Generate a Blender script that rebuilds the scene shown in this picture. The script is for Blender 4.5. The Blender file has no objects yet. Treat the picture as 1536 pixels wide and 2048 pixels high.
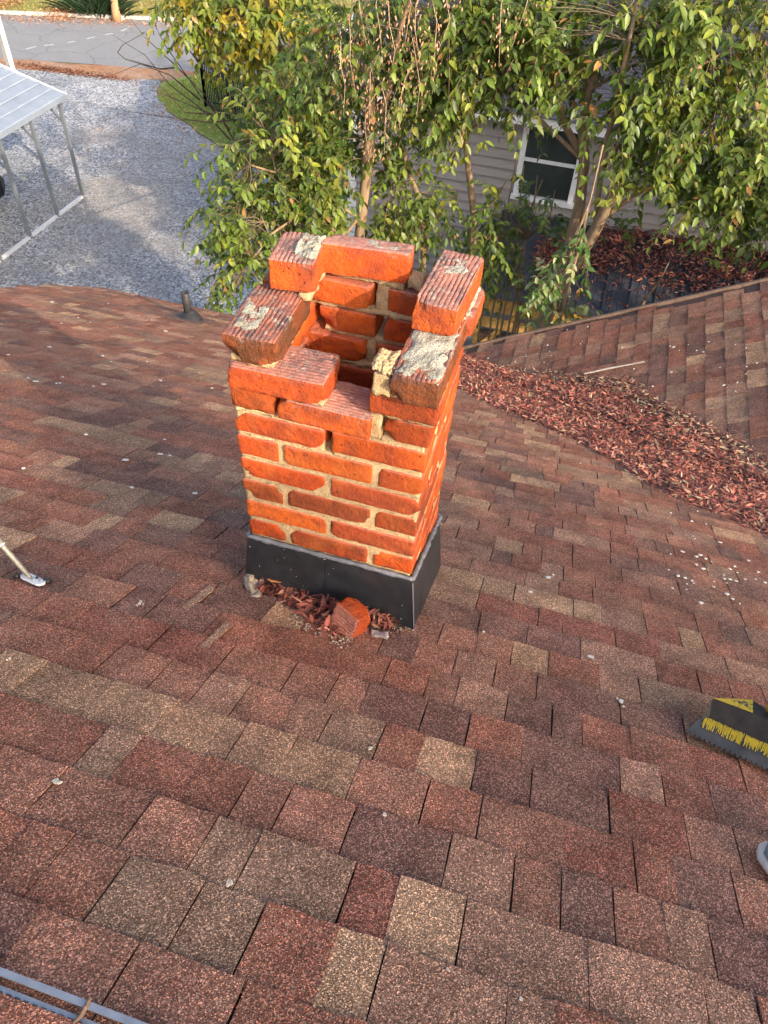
import bpy, bmesh, math, random
import numpy as np
from mathutils import Vector, Matrix, noise as mnoise
rng = np.random.default_rng(7)
random.seed(7)
SC = bpy.context.scene
COL = SC.collection
R = math.radians
# ------------------------------------------------------------------ camera
CAM_LOC = np.array([0.61087, -1.09595, 1.43796])
F_PX, PITCH, YAW, ROLL = 1492.39, R(47.5614), R(-13.76619), R(3.68675)
def _axes():
    p, y, r = PITCH, YAW, ROLL
    f = np.array([math.sin(y)*math.cos(p), math.cos(y)*math.cos(p), -math.sin(p)])
    rt = np.array([math.cos(y), -math.sin(y), 0.0]); up = np.cross(rt, f)
    c, s = math.cos(r), math.sin(r)
    return c*rt + s*up, -s*rt + c*up, f
AX_R, AX_U, AX_F = _axes()
cd = bpy.data.cameras.new('camera'); cam = bpy.data.objects.new('camera', cd); COL.objects.link(cam)
cd.sensor_fit = 'HORIZONTAL'; cd.sensor_width = 36; cd.lens = 36*F_PX/1536
cd.clip_start = 0.02; cd.clip_end = 600
cam.matrix_world = Matrix(((AX_R[0], AX_U[0], -AX_F[0], CAM_LOC[0]), (AX_R[1], AX_U[1], -AX_F[1], CAM_LOC[1]),
                           (AX_R[2], AX_U[2], -AX_F[2], CAM_LOC[2]), (0, 0, 0, 1)))
SC.camera = cam
# ------------------------------------------------------------------ sky, sun, exposure
SUN_EL, SUN_AZ = R(28), R(124)          # azimuth clockwise from +Y
SUN_DIR = Vector((math.sin(SUN_AZ)*math.cos(SUN_EL), math.cos(SUN_AZ)*math.cos(SUN_EL), math.sin(SUN_EL)))
w = bpy.data.worlds.new('World'); SC.world = w; w.use_nodes = True
wn = w.node_tree; bg = wn.nodes['Background']
sky = wn.nodes.new('ShaderNodeTexSky'); sky.sky_type = 'NISHITA'; sky.sun_disc = False
sky.air_density = .8; sky.dust_density = 3.5; sky.ozone_density = .6; sky.sun_elevation = SUN_EL; sky.sun_rotation = SUN_AZ
wn.links.new(sky.outputs[0], bg.inputs[0]); bg.inputs[1].default_value = 0.15
sd = bpy.data.lights.new('sun', 'SUN'); sd.energy = 2.4; sd.angle = R(0.53); sd.color = (1.0, 0.86, 0.70)
so = bpy.data.objects.new('sun', sd); COL.objects.link(so)
so.rotation_euler = SUN_DIR.to_track_quat('Z', 'Y').to_euler()
so.location = SUN_DIR*40
SC.view_settings.view_transform = 'Standard'; SC.view_settings.look = 'None'
SC.view_settings.exposure = 1.36; SC.view_settings.gamma = 1.0; SC.view_settings.use_curve_mapping = False
SC.cycles.use_denoising = True
SC.cycles.max_bounces = 6

# ------------------------------------------------------------------ layout helpers
G = -8.0                                 # ground level; z = 0 is the lowest course of bricks in view
def ray(px, py): return AX_F + (px-768)/F_PX*AX_R - (py-1024)/F_PX*AX_U
def atY(px, py, Y): d = ray(px, py); return CAM_LOC + d*(Y-CAM_LOC[1])/d[1]
def atZ(px, py, Z): d = ray(px, py); return CAM_LOC + d*(Z-CAM_LOC[2])/d[2]
def gp(px, py): return atZ(px, py, G)
def project(P):
    d = np.asarray(P)-CAM_LOC; z = d@AX_F
    return 768+F_PX*(d@AX_R)/z, 1024-F_PX*(d@AX_U)/z, z
ROOT_LOC = {}
def tag(o, label=None, cat=None, group=None, kind=None):
    if label: o['label'] = label
    if cat: o['category'] = cat
    if group: o['group'] = group
    if kind: o['kind'] = kind
    return o
def thing(name, loc, label, cat, group=None):
    o = bpy.data.objects.new(name, None); COL.objects.link(o); o.location = loc
    o.empty_display_size = 0.1
    ROOT_LOC[o.name] = Vector(loc)
    return tag(o, label, cat, group)
def link(name, me, mat=None, parent=None, smooth=False):
    if mat is not None and not me.materials: me.materials.append(mat)
    if smooth: me.polygons.foreach_set('use_smooth', [True]*len(me.polygons))
    o = bpy.data.objects.new(name, me); COL.objects.link(o)
    if parent is not None:
        o.parent = parent
        if parent.name in ROOT_LOC: o.matrix_parent_inverse = Matrix.Translation(-ROOT_LOC[parent.name])
    return o
def arr_mesh(name, V, Fc, cols=None):
    """V (n,3); Fc list of faces or int array (m,3|4); cols (n,3) point colours"""
    me = bpy.data.meshes.new(name)
    V = np.asarray(V, np.float32)
    if isinstance(Fc, np.ndarray):
        k = Fc.shape[1]; m = len(Fc)
        me.vertices.add(len(V)); me.vertices.foreach_set('co', V.ravel())
        me.loops.add(m*k); me.loops.foreach_set('vertex_index', Fc.astype(np.int32).ravel())
        me.polygons.add(m); me.polygons.foreach_set('loop_start', np.arange(0, m*k, k, dtype=np.int32))
        me.update(calc_edges=True)
    else:
        me.from_pydata(V.tolist(), [], Fc); me.update()
    if cols is not None:
        a = me.color_attributes.new('Col', 'FLOAT_COLOR', 'POINT')
        c = np.ones((len(V), 4), np.float32); c[:, :3] = cols; a.data.foreach_set('color', c.ravel())
    return me
class MB:
    """collects simple shapes into one mesh"""
    def __init__(s): s.v = []; s.f = []
    def add(s, vs, fs):
        n = len(s.v); s.v += [tuple(map(float, v)) for v in vs]; s.f += [tuple(i+n for i in f) for f in fs]; return s
    def box(s, a, b):
        (x0, y0, z0), (x1, y1, z1) = a, b
        return s.add([(x0,y0,z0),(x1,y0,z0),(x1,y1,z0),(x0,y1,z0),(x0,y0,z1),(x1,y0,z1),(x1,y1,z1),(x0,y1,z1)],
                     [(0,3,2,1),(4,5,6,7),(0,1,5,4),(1,2,6,5),(2,3,7,6),(3,0,4,7)])
    def bar(s, p, q, w, h, up=(0,0,1)):
        p, q = Vector(p), Vector(q); d = (q-p).normalized(); u = Vector(up)
        a = d.cross(u)
        if a.length < 1e-4: a = d.cross(Vector((1,0,0)))
        a.normalize(); u = a.cross(d); a *= w/2; u *= h/2
        c = [p-a-u, p+a-u, p+a+u, p-a+u, q-a-u, q+a-u, q+a+u, q-a+u]
        return s.add(c, [(0,3,2,1),(4,5,6,7),(0,1,5,4),(1,2,6,5),(2,3,7,6),(3,0,4,7)])
    def tube(s, pts, rad, n=8, caps=True):
        pts = [Vector(p) for p in pts]; rad = rad if hasattr(rad, '__len__') else [rad]*len(pts)
        base = len(s.v); ref = None
        for i, p in enumerate(pts):
            d = (pts[min(i+1, len(pts)-1)]-pts[max(i-1, 0)])
            d = d.normalized() if d.length > 1e-9 else Vector((0,0,1))
            if ref is None: ref = Vector((1,0,0)) if abs(d.x) < .9 else Vector((0,1,0))
            a = d.cross(ref).normalized(); b = d.cross(a); ref = a.cross(d) if False else ref
            for k in range(n):
                t = 2*math.pi*k/n; s.v.append(tuple(p+(a*math.cos(t)+b*math.sin(t))*rad[i]))
        for i in range(len(pts)-1):
            for k in range(n):
                k2 = (k+1) % n
                s.f.append((base+i*n+k, base+i*n+k2, base+(i+1)*n+k2, base+(i+1)*n+k))
        if caps:
            s.f.append(tuple(base+k for k in reversed(range(n)))); e = base+(len(pts)-1)*n
            s.f.append(tuple(e+k for k in range(n)))
        return s
    def lathe(s, c, prof, n=20, axis=(0,0,1)):
        c = Vector(c); ax = Vector(axis).normalized(); a = ax.orthogonal().normalized(); b = ax.cross(a)
        base = len(s.v)
        for r, h in prof:
            for k in range(n):
                t = 2*math.pi*k/n; s.v.append(tuple(c+ax*h+(a*math.cos(t)+b*math.sin(t))*r))
        for i in range(len(prof)-1):
            for k in range(n):
                k2 = (k+1) % n; s.f.append((base+i*n+k, base+i*n+k2, base+(i+1)*n+k2, base+(i+1)*n+k))
        s.f.append(tuple(base+k for k in reversed(range(n)))); e = base+(len(prof)-1)*n; s.f.append(tuple(e+k for k in range(n)))
        return s
    def mesh(s, name): return arr_mesh(name, s.v, s.f)
    def build(s, name, mat, parent=None, smooth=False): return link(name, s.mesh(name), mat, parent, smooth)
def fbm(p, sc=1.0, oct=3):
    v = 0; a = .5
    for _ in range(oct):
        v += a*mnoise.noise((p[0]*sc, p[1]*sc, p[2]*sc)); a *= .5; sc *= 2.03
    return v
def bevel_obj(o, wd, seg=2):
    m = o.modifiers.new('bevel', 'BEVEL'); m.width = wd; m.segments = seg; m.limit_method = 'ANGLE'; return o

# ------------------------------------------------------------------ material helpers
class NT:
    def __init__(s, name):
        s.m = bpy.data.materials.new(name); s.m.use_nodes = True; s.t = s.m.node_tree
        s.b = s.t.nodes['Principled BSDF']; s.out = s.t.nodes['Material Output']
        g = s.t.nodes.new('ShaderNodeNewGeometry'); s.pos = g.outputs['Position']; s.nrm = g.outputs['Normal']
    def n(s, typ, **kw):
        x = s.t.nodes.new('ShaderNode'+typ)
        for k, v in kw.items(): setattr(x, k, v)
        return x
    def put(s, sock, v):
        if hasattr(v, 'is_linked') or hasattr(v, 'links'): s.t.links.new(v, sock)
        elif v is not None: sock.default_value = v if not (isinstance(v, tuple) and len(v) == 3 and sock.type == 'RGBA') else (*v, 1)
    def noise(s, scale, detail=3, rough=.55, vec=None, dist=0.0):
        x = s.n('TexNoise'); x.inputs['Scale'].default_value = scale; x.inputs['Detail'].default_value = detail
        x.inputs['Roughness'].default_value = rough; x.inputs['Distortion'].default_value = dist
        s.t.links.new(vec or s.pos, x.inputs['Vector']); return x.outputs['Fac']
    def voro(s, scale, out='Color', vec=None, feature='F1'):
        x = s.n('TexVoronoi', feature=feature); x.inputs['Scale'].default_value = scale
        s.t.links.new(vec or s.pos, x.inputs['Vector']); return x.outputs[out]
    def scale_vec(s, v):
        x = s.n('VectorMath', operation='MULTIPLY'); s.t.links.new(s.pos, x.inputs[0]); x.inputs[1].default_value = v; return x.outputs[0]
    def mix(s, fac, a, b, mode='MIX'):
        x = s.n('Mix', data_type='RGBA', blend_type=mode); s.put(x.inputs[0], fac); s.put(x.inputs[6], a); s.put(x.inputs[7], b); return x.outputs[2]
    def math(s, op, a, b=0.0, clamp=False):
        x = s.n('Math', operation=op, use_clamp=clamp); s.put(x.inputs[0], a); s.put(x.inputs[1], b); return x.outputs[0]
    def ramp(s, fac, stops):
        x = s.n('ValToRGB'); e = x.color_ramp.elements
        while len(e) < len(stops): e.new(.5)
        for el, (p, c) in zip(e, stops):
            el.position = p; el.color = (c, c, c, 1) if not isinstance(c, tuple) else (*c, 1)
        s.put(x.inputs[0], fac); return x.outputs[0]
    def attr(s, name='Col'):
        x = s.n('Attribute'); x.attribute_name = name; return x.outputs['Color']
    def sep(s, c):
        x = s.n('SeparateColor'); s.put(x.inputs[0], c); return x.outputs
    def rand(s): return s.n('ObjectInfo').outputs['Random']
    def bump(s, h, strength=.4, dist=.01):
        x = s.n('Bump'); x.inputs['Strength'].default_value = strength; x.inputs['Distance'].default_value = dist
        s.put(x.inputs['Height'], h); s.t.links.new(x.outputs[0], s.b.inputs['Normal']); return s
    def done(s, col, rough=.8, metal=0.0, spec=None):
        s.put(s.b.inputs['Base Color'], col); s.put(s.b.inputs['Roughness'], rough); s.put(s.b.inputs['Metallic'], metal)
        if spec is not None: s.b.inputs['Specular IOR Level'].default_value = spec
        return s.m
def plain(name, col, rough=.6, metal=0.0, var=.25, scale=30, bump=.15, spec=None):
    t = NT(name); f = t.noise(scale, 4)
    lo = tuple(c*(1-var) for c in col); hi = tuple(min(1, c*(1+var)) for c in col)
    c = t.mix(t.ramp(f, [(.3, 0.0), (.7, 1.0)]), lo, hi)
    if bump: t.bump(t.noise(scale*6, 3), bump, .004)
    return t.done(c, rough, metal, spec)

def mat_shingle(name='asphalt_shingle'):
    t = NT(name); base = t.attr()
    cell = t.sep(t.voro(560))                     # granules
    cell2 = t.sep(t.voro(210))
    lum = t.ramp(cell[0], [(0.0, .32), (.4, .68), (.78, 1.0), (.9, 1.9), (1.0, 3.2)])
    c = t.mix(1.0, base, lum, 'MULTIPLY')
    c = t.mix(t.math('MULTIPLY', t.ramp(cell[1], [(.88, 0.0), (.93, 1.0)]), .55), c, (.62, .45, .31))
    c = t.mix(t.math('MULTIPLY', t.ramp(cell[2], [(.86, 0.0), (.9, 1.0)]), .6), c, (.035, .025, .025))
    big = t.ramp(t.noise(2.3, 6, .65), [(.3, .74), (.7, 1.22)])
    c = t.mix(1.0, c, t.ramp(t.noise(15, 5, .65), [(.3, .78), (.7, 1.22)]), 'MULTIPLY')
    c = t.mix(1.0, c, big, 'MULTIPLY')
    c = t.mix(t.ramp(t.noise(6.5, 5, .6), [(.45, 0.0), (.68, .26)]), c, t.mix(1.0, (.40, .25, .16), lum, 'MULTIPLY'))
    c = t.mix(t.ramp(t.noise(7.7, 5, .6, t.scale_vec((1, 1.3, 1))), [(.5, 0.0), (.7, .28)]), c, t.mix(1.0, (.24, .095, .065), lum, 'MULTIPLY'))
    stain = t.ramp(t.noise(5.5, 6, .7), [(.6, 0.0), (.78, .55)])
    c = t.mix(stain, c, (.05, .035, .03))
    t.bump(t.voro(560, 'Distance'), .55, .003)
    return t.done(c, .93, 0, .25)
def mat_brick():
    t = NT('fired_brick'); m = t.sep(t.attr()); rnd = t.rand()
    base = t.ramp(rnd, [(0.0, (.52, .075, .017)), (.3, (.66, .125, .020)), (.6, (.60, .092, .018)), (.85, (.44, .085, .034)), (1.0, (.70, .15, .026))])
    f = t.noise(16, 6, .62)
    c = t.mix(t.ramp(f, [(.42, 0.0), (.66, .85)]), base, (.27, .055, .028))
    c = t.mix(t.ramp(t.noise(5.5, 5, .7), [(.55, 0.0), (.68, .6)]), c, (.20, .055, .03))
    c = t.mix(t.ramp(t.noise(120, 4, .7), [(.56, 0.0), (.7, .5)]), c, (.18, .05, .03))
    f2 = t.noise(9, 4, .6)
    c = t.mix(t.ramp(f2, [(.52, 0.0), (.75, .55)]), c, (.72, .22, .05))
    speck = t.sep(t.voro(95)); 
    c = t.mix(t.math('MULTIPLY', t.ramp(speck[0], [(.93, 0.0), (.96, 1.0)]), t.ramp(t.voro(95, 'Distance'), [(.2, .8), (.35, 0.0)])), c, (.06, .025, .02))
    # pale dusty bed faces (b), brown weather film (g), soot / lichen (r)
    c = t.mix(t.math('MULTIPLY', m[2], .8), c, t.mix(t.noise(40, 3), (.52, .25, .19), (.66, .36, .28)))
    wf = t.math('MULTIPLY', m[1], t.ramp(t.noise(22, 5, .65), [(.25, .6), (.55, 1.0)]))
    c = t.mix(wf, c, t.mix(t.noise(60, 4), (.060, .026, .016), (.20, .075, .03)))
    sm = t.math('MULTIPLY', m[0], t.ramp(t.noise(75, 6, .75), [(.36, 0.0), (.5, 1.0)]))
    c = t.mix(sm, c, t.mix(t.noise(150, 3), (.05, .04, .045), (.17, .14, .14)))
    sm2 = t.math('MULTIPLY', m[0], t.ramp(t.noise(48, 6, .75), [(.56, 0.0), (.62, .9)]))
    c = t.mix(sm2, c, (.58, .54, .42))
    h = t.math('ADD', t.noise(70, 6, .65), t.math('MULTIPLY', t.noise(300, 3), .35))
    h = t.math('SUBTRACT', h, t.math('MULTIPLY', t.ramp(t.voro(140, 'Distance'), [(.0, 1.0), (.25, 0.0)]), t.ramp(t.noise(40, 3), [(.5, 0.0), (.6, .5)])))
    t.bump(h, 1.0, .008)
    return t.done(c, .95, 0, .08)
def mat_mortar(name='lime_mortar', a=(.74, .52, .27), b=(.56, .37, .18)):
    t = NT(name); f = t.noise(30, 6, .7)
    c = t.mix(t.ramp(f, [(.35, 0.0), (.65, 1.0)]), b, a)
    g = t.sep(t.voro(420)); c = t.mix(t.ramp(g[0], [(.8, 0.0), (.95, .6)]), c, (.22, .17, .12))
    dk = t.ramp(t.noise(14, 5, .7), [(.58, 0.0), (.72, .7)]); c = t.mix(dk, c, (.20, .13, .07))
    t.bump(t.math('ADD', t.noise(110, 5, .7), t.voro(420, 'Distance')), .7, .006)
    return t.done(c, .95, 0, .2)
def mat_leaf(name, spec=.5, rough=.38, trans=.25):
    t = NT(name); c = t.attr()
    c = t.mix(1.0, c, t.ramp(t.noise(9, 3), [(.3, .75), (.7, 1.25)]), 'MULTIPLY')
    t.done(c, rough, 0, spec)
    tr = t.n('BsdfTranslucent'); t.put(tr.inputs[0], t.mix(1.0, c, (1.6, 1.7, .7), 'MULTIPLY'))
    ms = t.n('MixShader'); ms.inputs[0].default_value = trans
    t.t.links.new(t.b.outputs[0], ms.inputs[1]); t.t.links.new(tr.outputs[0], ms.inputs[2]); t.t.links.new(ms.outputs[0], t.out.inputs[0])
    return t.m
def mat_bark(name, a, b):
    t = NT(name); v = t.scale_vec((1, 1, .25))
    c = t.mix(t.ramp(t.noise(30, 5, .65, v), [(.3, 0.0), (.7, 1.0)]), a, b)
    c = t.mix(t.ramp(t.noise(7, 4), [(.55, 0.0), (.7, .5)]), c, (.32, .28, .2))
    t.bump(t.noise(60, 5, .6, v), .5, .01); return t.done(c, .9, 0, .2)
def mat_gravel():
    t = NT('grey_gravel')
    ca = t.sep(t.voro(24)); cb = t.sep(t.voro(13))
    v = t.ramp(ca[0], [(0.0, .06), (.3, .22), (.6, .44), (.85, .68), (1.0, .85)])
    c = t.mix(1.0, (.97, .985, 1.0), v, 'MULTIPLY')
    c = t.mix(.3, c, t.ramp(cb[1], [(0.0, .08), (1.0, .65)]))
    c = t.mix(t.math('MULTIPLY', t.ramp(t.noise(.22, 5, .6), [(.5, 0.0), (.66, 1.0)]), .55), c, (.36, .30, .23))
    c = t.mix(t.ramp(t.noise(.8, 5, .65), [(.3, .45), (.6, 0.0)]), c, (.20, .21, .22))
    lf = t.sep(t.voro(11)); c = t.mix(t.math('MULTIPLY', t.ramp(lf[0], [(.95, 0.0), (.97, .8)]), t.ramp(t.voro(11, 'Distance'), [(.15, 1.0), (.3, 0.0)])), c, (.33, .19, .09))
    t.bump(t.voro(24, 'Distance'), .8, .03); return t.done(c, .9, 0, .3)
def mat_asphalt():
    t = NT('old_asphalt'); c = t.mix(t.noise(1.1, 5, .6), (.20, .203, .208), (.27, .268, .262))
    c = t.mix(1.0, c, t.ramp(t.noise(45, 3), [(.3, .8), (.7, 1.2)]), 'MULTIPLY')
    v = t.n('TexVoronoi', feature='DISTANCE_TO_EDGE'); v.inputs['Scale'].default_value = .45
    wv = t.n('VectorMath', operation='ADD'); t.t.links.new(t.pos, wv.inputs[0])
    nv = t.n('TexNoise'); nv.inputs['Scale'].default_value = .9; nv.inputs['Detail'].default_value = 5; t.t.links.new(t.pos, nv.inputs['Vector'])
    t.t.links.new(nv.outputs['Color'], wv.inputs[1]); t.t.links.new(wv.outputs[0], v.inputs['Vector'])
    c = t.mix(t.ramp(v.outputs['Distance'], [(0.0, .65), (.012, .0)]), c, (.08, .08, .08))
    return t.done(c, .9, 0, .3)
def mat_turf(name, a, b, litter=.3, thr=.55):
    t = NT(name); c = t.mix(t.ramp(t.noise(2.2, 6, .7), [(.35, 0.0), (.65, 1.0)]), a, b)
    c = t.mix(1.0, c, t.ramp(t.noise(28, 4, .7), [(.25, .55), (.75, 1.45)]), 'MULTIPLY')
    lf = t.sep(t.voro(9)); patch = t.ramp(t.noise(.6, 5, .65), [(thr, 0.0), (thr+.14, 1.0)])
    c = t.mix(t.math('MULTIPLY', patch, litter), c, t.mix(lf[0], (.45, .22, .10), (.28, .13, .07)))
    t.bump(t.noise(30, 4), .8, .05); return t.done(c, .95, 0, .15)
def mat_siding():
    t = NT('taupe_siding'); v = t.scale_vec((.3, 1, 3))
    c = t.mix(t.noise(3, 5, .6, v), (.27, .245, .23), (.35, .315, .29))
    c = t.mix(t.ramp(t.noise(1.3, 5, .7), [(.55, 0.0), (.75, .3)]), c, (.2, .19, .15))
    return t.done(c, .7, 0, .35)
def mat_grey_shingle():
    t = NT('grey_roofing'); c = t.mix(t.rand(), (.085, .08, .085), (.14, .13, .135))
    g = t.sep(t.voro(120)); c = t.mix(1.0, c, t.ramp(g[0], [(0.0, .6), (1.0, 1.5)]), 'MULTIPLY')
    c = t.mix(t.ramp(t.noise(3, 5, .6), [(.5, 0.0), (.75, .4)]), c, (.16, .12, .09)); t.bump(t.voro(160, 'Distance'), .4, .01)
    return t.done(c, .92, 0, .25)
def mat_metal_roof(name, a, b, rough=.5, metal=.0):
    t = NT(name); c = t.mix(t.ramp(t.noise(2.5, 6, .65), [(.3, 0.0), (.7, 1.0)]), a, b)
    c = t.mix(t.ramp(t.noise(14, 4, .7), [(.6, 0.0), (.75, .3)]), c, (.2, .14, .1)); return t.done(c, rough, metal, .5)

M_SH = mat_shingle(); M_BRICK = mat_brick(); M_MORTAR = mat_mortar(); M_CRUST = mat_mortar('crusty_mortar', (.58, .55, .43), (.30, .28, .22))
M_STEM = mat_bark('olive_twig', (.16, .12, .07), (.27, .20, .12)); M_LEAF = mat_leaf('evergreen_leaf', .45, .42, .30); M_DRY = mat_leaf('dry_leaf', .3, .6, .08)
M_BARK = mat_bark('tan_bark', (.24, .155, .085), (.40, .275, .165)); M_TWIG = mat_bark('dark_twig', (.07, .05, .04), (.16, .11, .08))
M_FLASH = plain('black_flashing', (.022, .024, .027), .42, .0, .35, 20, .12, .5)
M_SEAL = plain('grey_sealant', (.15, .155, .165), .6, 0, .3, 60, .3)
M_GRAV = mat_gravel(); M_ASPH = mat_asphalt()
M_TURF = mat_turf('front_turf', (.19, .26, .06), (.33, .36, .11), .8, .58); M_LAWN = mat_turf('far_lawn', (.22, .24, .06), (.40, .34, .13), .9, .52)
M_DIRT = mat_turf('bare_dirt', (.30, .18, .11), (.44, .29, .20), .7, .45)
M_SIDE = mat_siding(); M_WHITE = plain('white_paint', (.78, .78, .76), .5, 0, .08, 12, .05)
M_GREYSH = mat_grey_shingle()
M_GALV = mat_metal_roof('galvanised_tube', (.20, .225, .24), (.30, .33, .35), .45, .4)
M_CPROOF = mat_metal_roof('pale_blue_panel', (.25, .29, .335), (.32, .36, .41), .45, .1)
M_BLACKROOF = mat_metal_roof('black_panel', (.035, .038, .045), (.075, .078, .09), .45, .2)
M_PINE = plain('yellow_pine', (.55, .31, .08), .7, 0, .25, 6, .1)
M_IRON = plain('black_iron', (.015, .015, .016), .5, .2, .2)
M_GLASS = plain('window_glass', (.03, .04, .035), .06, 0, .3, 3, 0, .8)
M_RUBBER = plain('black_rubber', (.03, .03, .032), .6, 0, .3, 40, .1)
M_PIPE = plain('weathered_pipe', (.05, .048, .045), .6, .2, .45, 60, .2)
M_STEEL = plain('worn_steel', (.075, .068, .062), .6, .2, .4, 25, .2)
M_ALU = plain('mill_aluminium', (.36, .37, .39), .5, .35, .15, 50, .1)
M_TAR = plain('roof_tar', (.02, .02, .02), .35, 0, .3, 60, .5)
M_KHAKI = plain('khaki_tube', (.33, .31, .24), .5, .2, .25, 60, .1)

# ------------------------------------------------------------------ leaves
LT = np.array([0, .28, .64, 1.0]); LWID = np.array([0, .86, .74, 0])
def leaf_template(fold=.22, droop=.16):
    v = [(0, 0, 0)]
    for t, wd in zip(LT[1:3], LWID[1:3]):
        z = -droop*t*t
        v += [(t, -.5*wd, z+fold*wd*.5), (t, 0, z), (t, .5*wd, z+fold*wd*.5)]
    v.append((1, 0, -droop))
    f = [(0, 1, 2), (0, 2, 3), (1, 4, 5), (1, 5, 2), (2, 5, 6), (2, 6, 3), (4, 7, 5), (5, 7, 6)]
    return np.array(v), np.array(f)
def frames(D, Nn):
    D = D/np.linalg.norm(D, axis=1, keepdims=True)
    S = np.cross(Nn, D); S /= np.maximum(np.linalg.norm(S, axis=1, keepdims=True), 1e-6)
    U = np.cross(D, S); return D, S, U
def leaves_mesh(name, P, D, Nn, L, W, cols, fold=.22, droop=.16):
    tv, tf = leaf_template(fold, droop); D, S, U = frames(D, Nn)
    L = np.asarray(L)[:, None, None]; W = np.asarray(W)[:, None, None]
    V = P[:, None, :] + D[:, None, :]*(tv[None, :, 0:1]*L) + S[:, None, :]*(tv[None, :, 1:2]*W) + U[:, None, :]*(tv[None, :, 2:3]*L*.8)
    n = len(P); Fc = (tf[None]+(np.arange(n)*8)[:, None, None]).reshape(-1, 3)
    return arr_mesh(name, V.reshape(-1, 3), Fc, np.repeat(cols, 8, axis=0))
def unit(v): v = np.asarray(v, float); return v/np.linalg.norm(v)

# ================================================================== THE SETTING
def poly_sheet(name, pts, z, mat, jit=0.0, step=.6):
    """flat polygon with a slightly ragged edge"""
    out = []
    for i, p in enumerate(pts):
        q = pts[(i+1) % len(pts)]; p, q = np.array(p[:2], float), np.array(q[:2], float); L = np.linalg.norm(q-p)
        n = max(1, min(60, int(L/step))) if jit else 1
        for k in range(n):
            a = p+(q-p)*k/n
            if jit: a = a + np.array([fbm((a[0], a[1], 3.3), 1.1), fbm((a[0], a[1], 9.1), 1.1)])*jit
            out.append((a[0], a[1], z))
    bm = bmesh.new(); f = bm.faces.new([bm.verts.new(p) for p in out]); bmesh.ops.triangulate(bm, faces=[f])
    me = bpy.data.meshes.new(name); bm.to_mesh(me); bm.free()
    if me.polygons and me.polygons[0].normal.z < 0: me.flip_normals()
    return tag(link(name, me, mat), kind='structure')
M_GROUND = mat_turf('yard_ground', (.12, .13, .05), (.22, .18, .10), .8, .45)
MB().add([(-300, -300, G), (300, -300, G), (300, 300, G), (-300, 300, G)], [(0, 1, 2, 3)]).build('ground', M_GROUND)['kind'] = 'structure'
rn0, rn1 = gp(26, 118), gp(365, 142); rf0, rf1 = gp(0, 30), gp(375, 45)
dn = unit(rn1-rn0); df = unit(rf1-rf0)
ext = lambda p, d, t: p+d*t
poly_sheet('gravel_drive', [ext(rn0, dn, -40), gp(52, 133), gp(187, 147), gp(240, 152), gp(316, 157), gp(330, 167), gp(311, 195), gp(333, 223), gp(400, 267), gp(493, 320),
                            (-6.0, 17.0), (-4.5, 13), (-4.2, 5), (-4.2, -20), (-60, -20)], G+.004, M_GRAV, .35)
poly_sheet('verge_dirt', [ext(rn0, dn, -40)+np.array([0, .1, 0]), gp(26, 116), gp(146, 128), gp(365, 140), ext(rn1, dn, 12), ext(rn1, dn, 12)-np.array([0, .8, 0]), gp(316, 160), gp(240, 159), gp(187, 152), gp(52, 139), ext(rn0, dn, -40)-np.array([0, .9, 0])],
           G+.008, M_DIRT, .3)
poly_sheet('road', [ext(rn0, dn, -60), ext(rn1, dn, 70), ext(rf1, df, 70), ext(rf0, df, -60)], G+.012, M_ASPH)
poly_sheet('lawn_far', [ext(rf0, df, -60)+np.array([0, .25, 0]), ext(rf1, df, 70)+np.array([0, .25, 0]), (120, 140), (-120, 140)], G+.016, M_LAWN, 0)
poly_sheet('lawn_patch', [gp(331, 166), gp(313, 196), gp(335, 222), gp(402, 266), gp(495, 319), (-6.0, 17.3), (-4.0, 16), (-4, 26.5), (-9, 26.0), gp(400, 150)], G+.016, M_TURF, .3)
# kerb beyond the road
kb = MB(); kn = Vector((-df[1], df[0], 0))
for i in range(60):
    p = Vector(ext(rf0, df, -30+i*1.0)); q = Vector(ext(rf0, df, -30+i*1.0+.97))
    kb.bar(p+kn*.12+Vector((0, 0, .06)), q+kn*.12+Vector((0, 0, .06)), .16, .13)
kb.build('kerb', plain('pale_concrete', (.52, .47, .40), .9, 0, .25, 8, .3))['kind'] = 'structure'
mk = MB()
for a, b in [((52, 99), (72, 94)), ((88, 92), (108, 90)), ((136, 86), (150, 83.5)), ((174, 78.5), (190, 74.5)), ((210, 70.5), (226, 67.5)), ((243, 63), (254, 58))]:
    p, q = gp(*a), gp(*b); p[2] = q[2] = G+.017; d = unit(q-p); nn = np.array([-d[1], d[0], 0])*.05
    mk.add([p-nn, q-nn, q+nn, p+nn], [(0, 1, 2, 3)])
mk.build('road_marking', plain('road_paint', (.46, .46, .45), .8, 0, .2, 9, 0))['kind'] = 'structure'
def grass_blades(name, poly_px, n, h, cols, mat):
    pts = np.array([gp(*p)[:2] for p in poly_px]); lo, hi = pts.min(0), pts.max(0)
    P = rng.uniform(lo, hi, (n*3, 2)); ins = np.zeros(len(P), bool); j = len(pts)-1
    for i in range(len(pts)):
        a, b = pts[i], pts[j]
        c = ((a[1] > P[:, 1]) != (b[1] > P[:, 1])) & (P[:, 0] < (b[0]-a[0])*(P[:, 1]-a[1])/(b[1]-a[1]+1e-12)+a[0]); ins ^= c; j = i
    P = P[ins][:n]; n = len(P); P3 = np.c_[P, np.full(n, G+.015)]
    D = rng.normal(0, .45, (n, 3)); D[:, 2] = 1
    N_ = rng.normal(0, 1, (n, 3)); c = np.array(cols)[rng.integers(0, len(cols), n)]*rng.uniform(.7, 1.3, (n, 1))
    o = link(name, leaves_mesh(name, P3, D, N_, h*rng.uniform(.6, 1.3, n), np.full(n, .02), c), mat)
    return tag(o, None, None, None, 'stuff')
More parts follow.
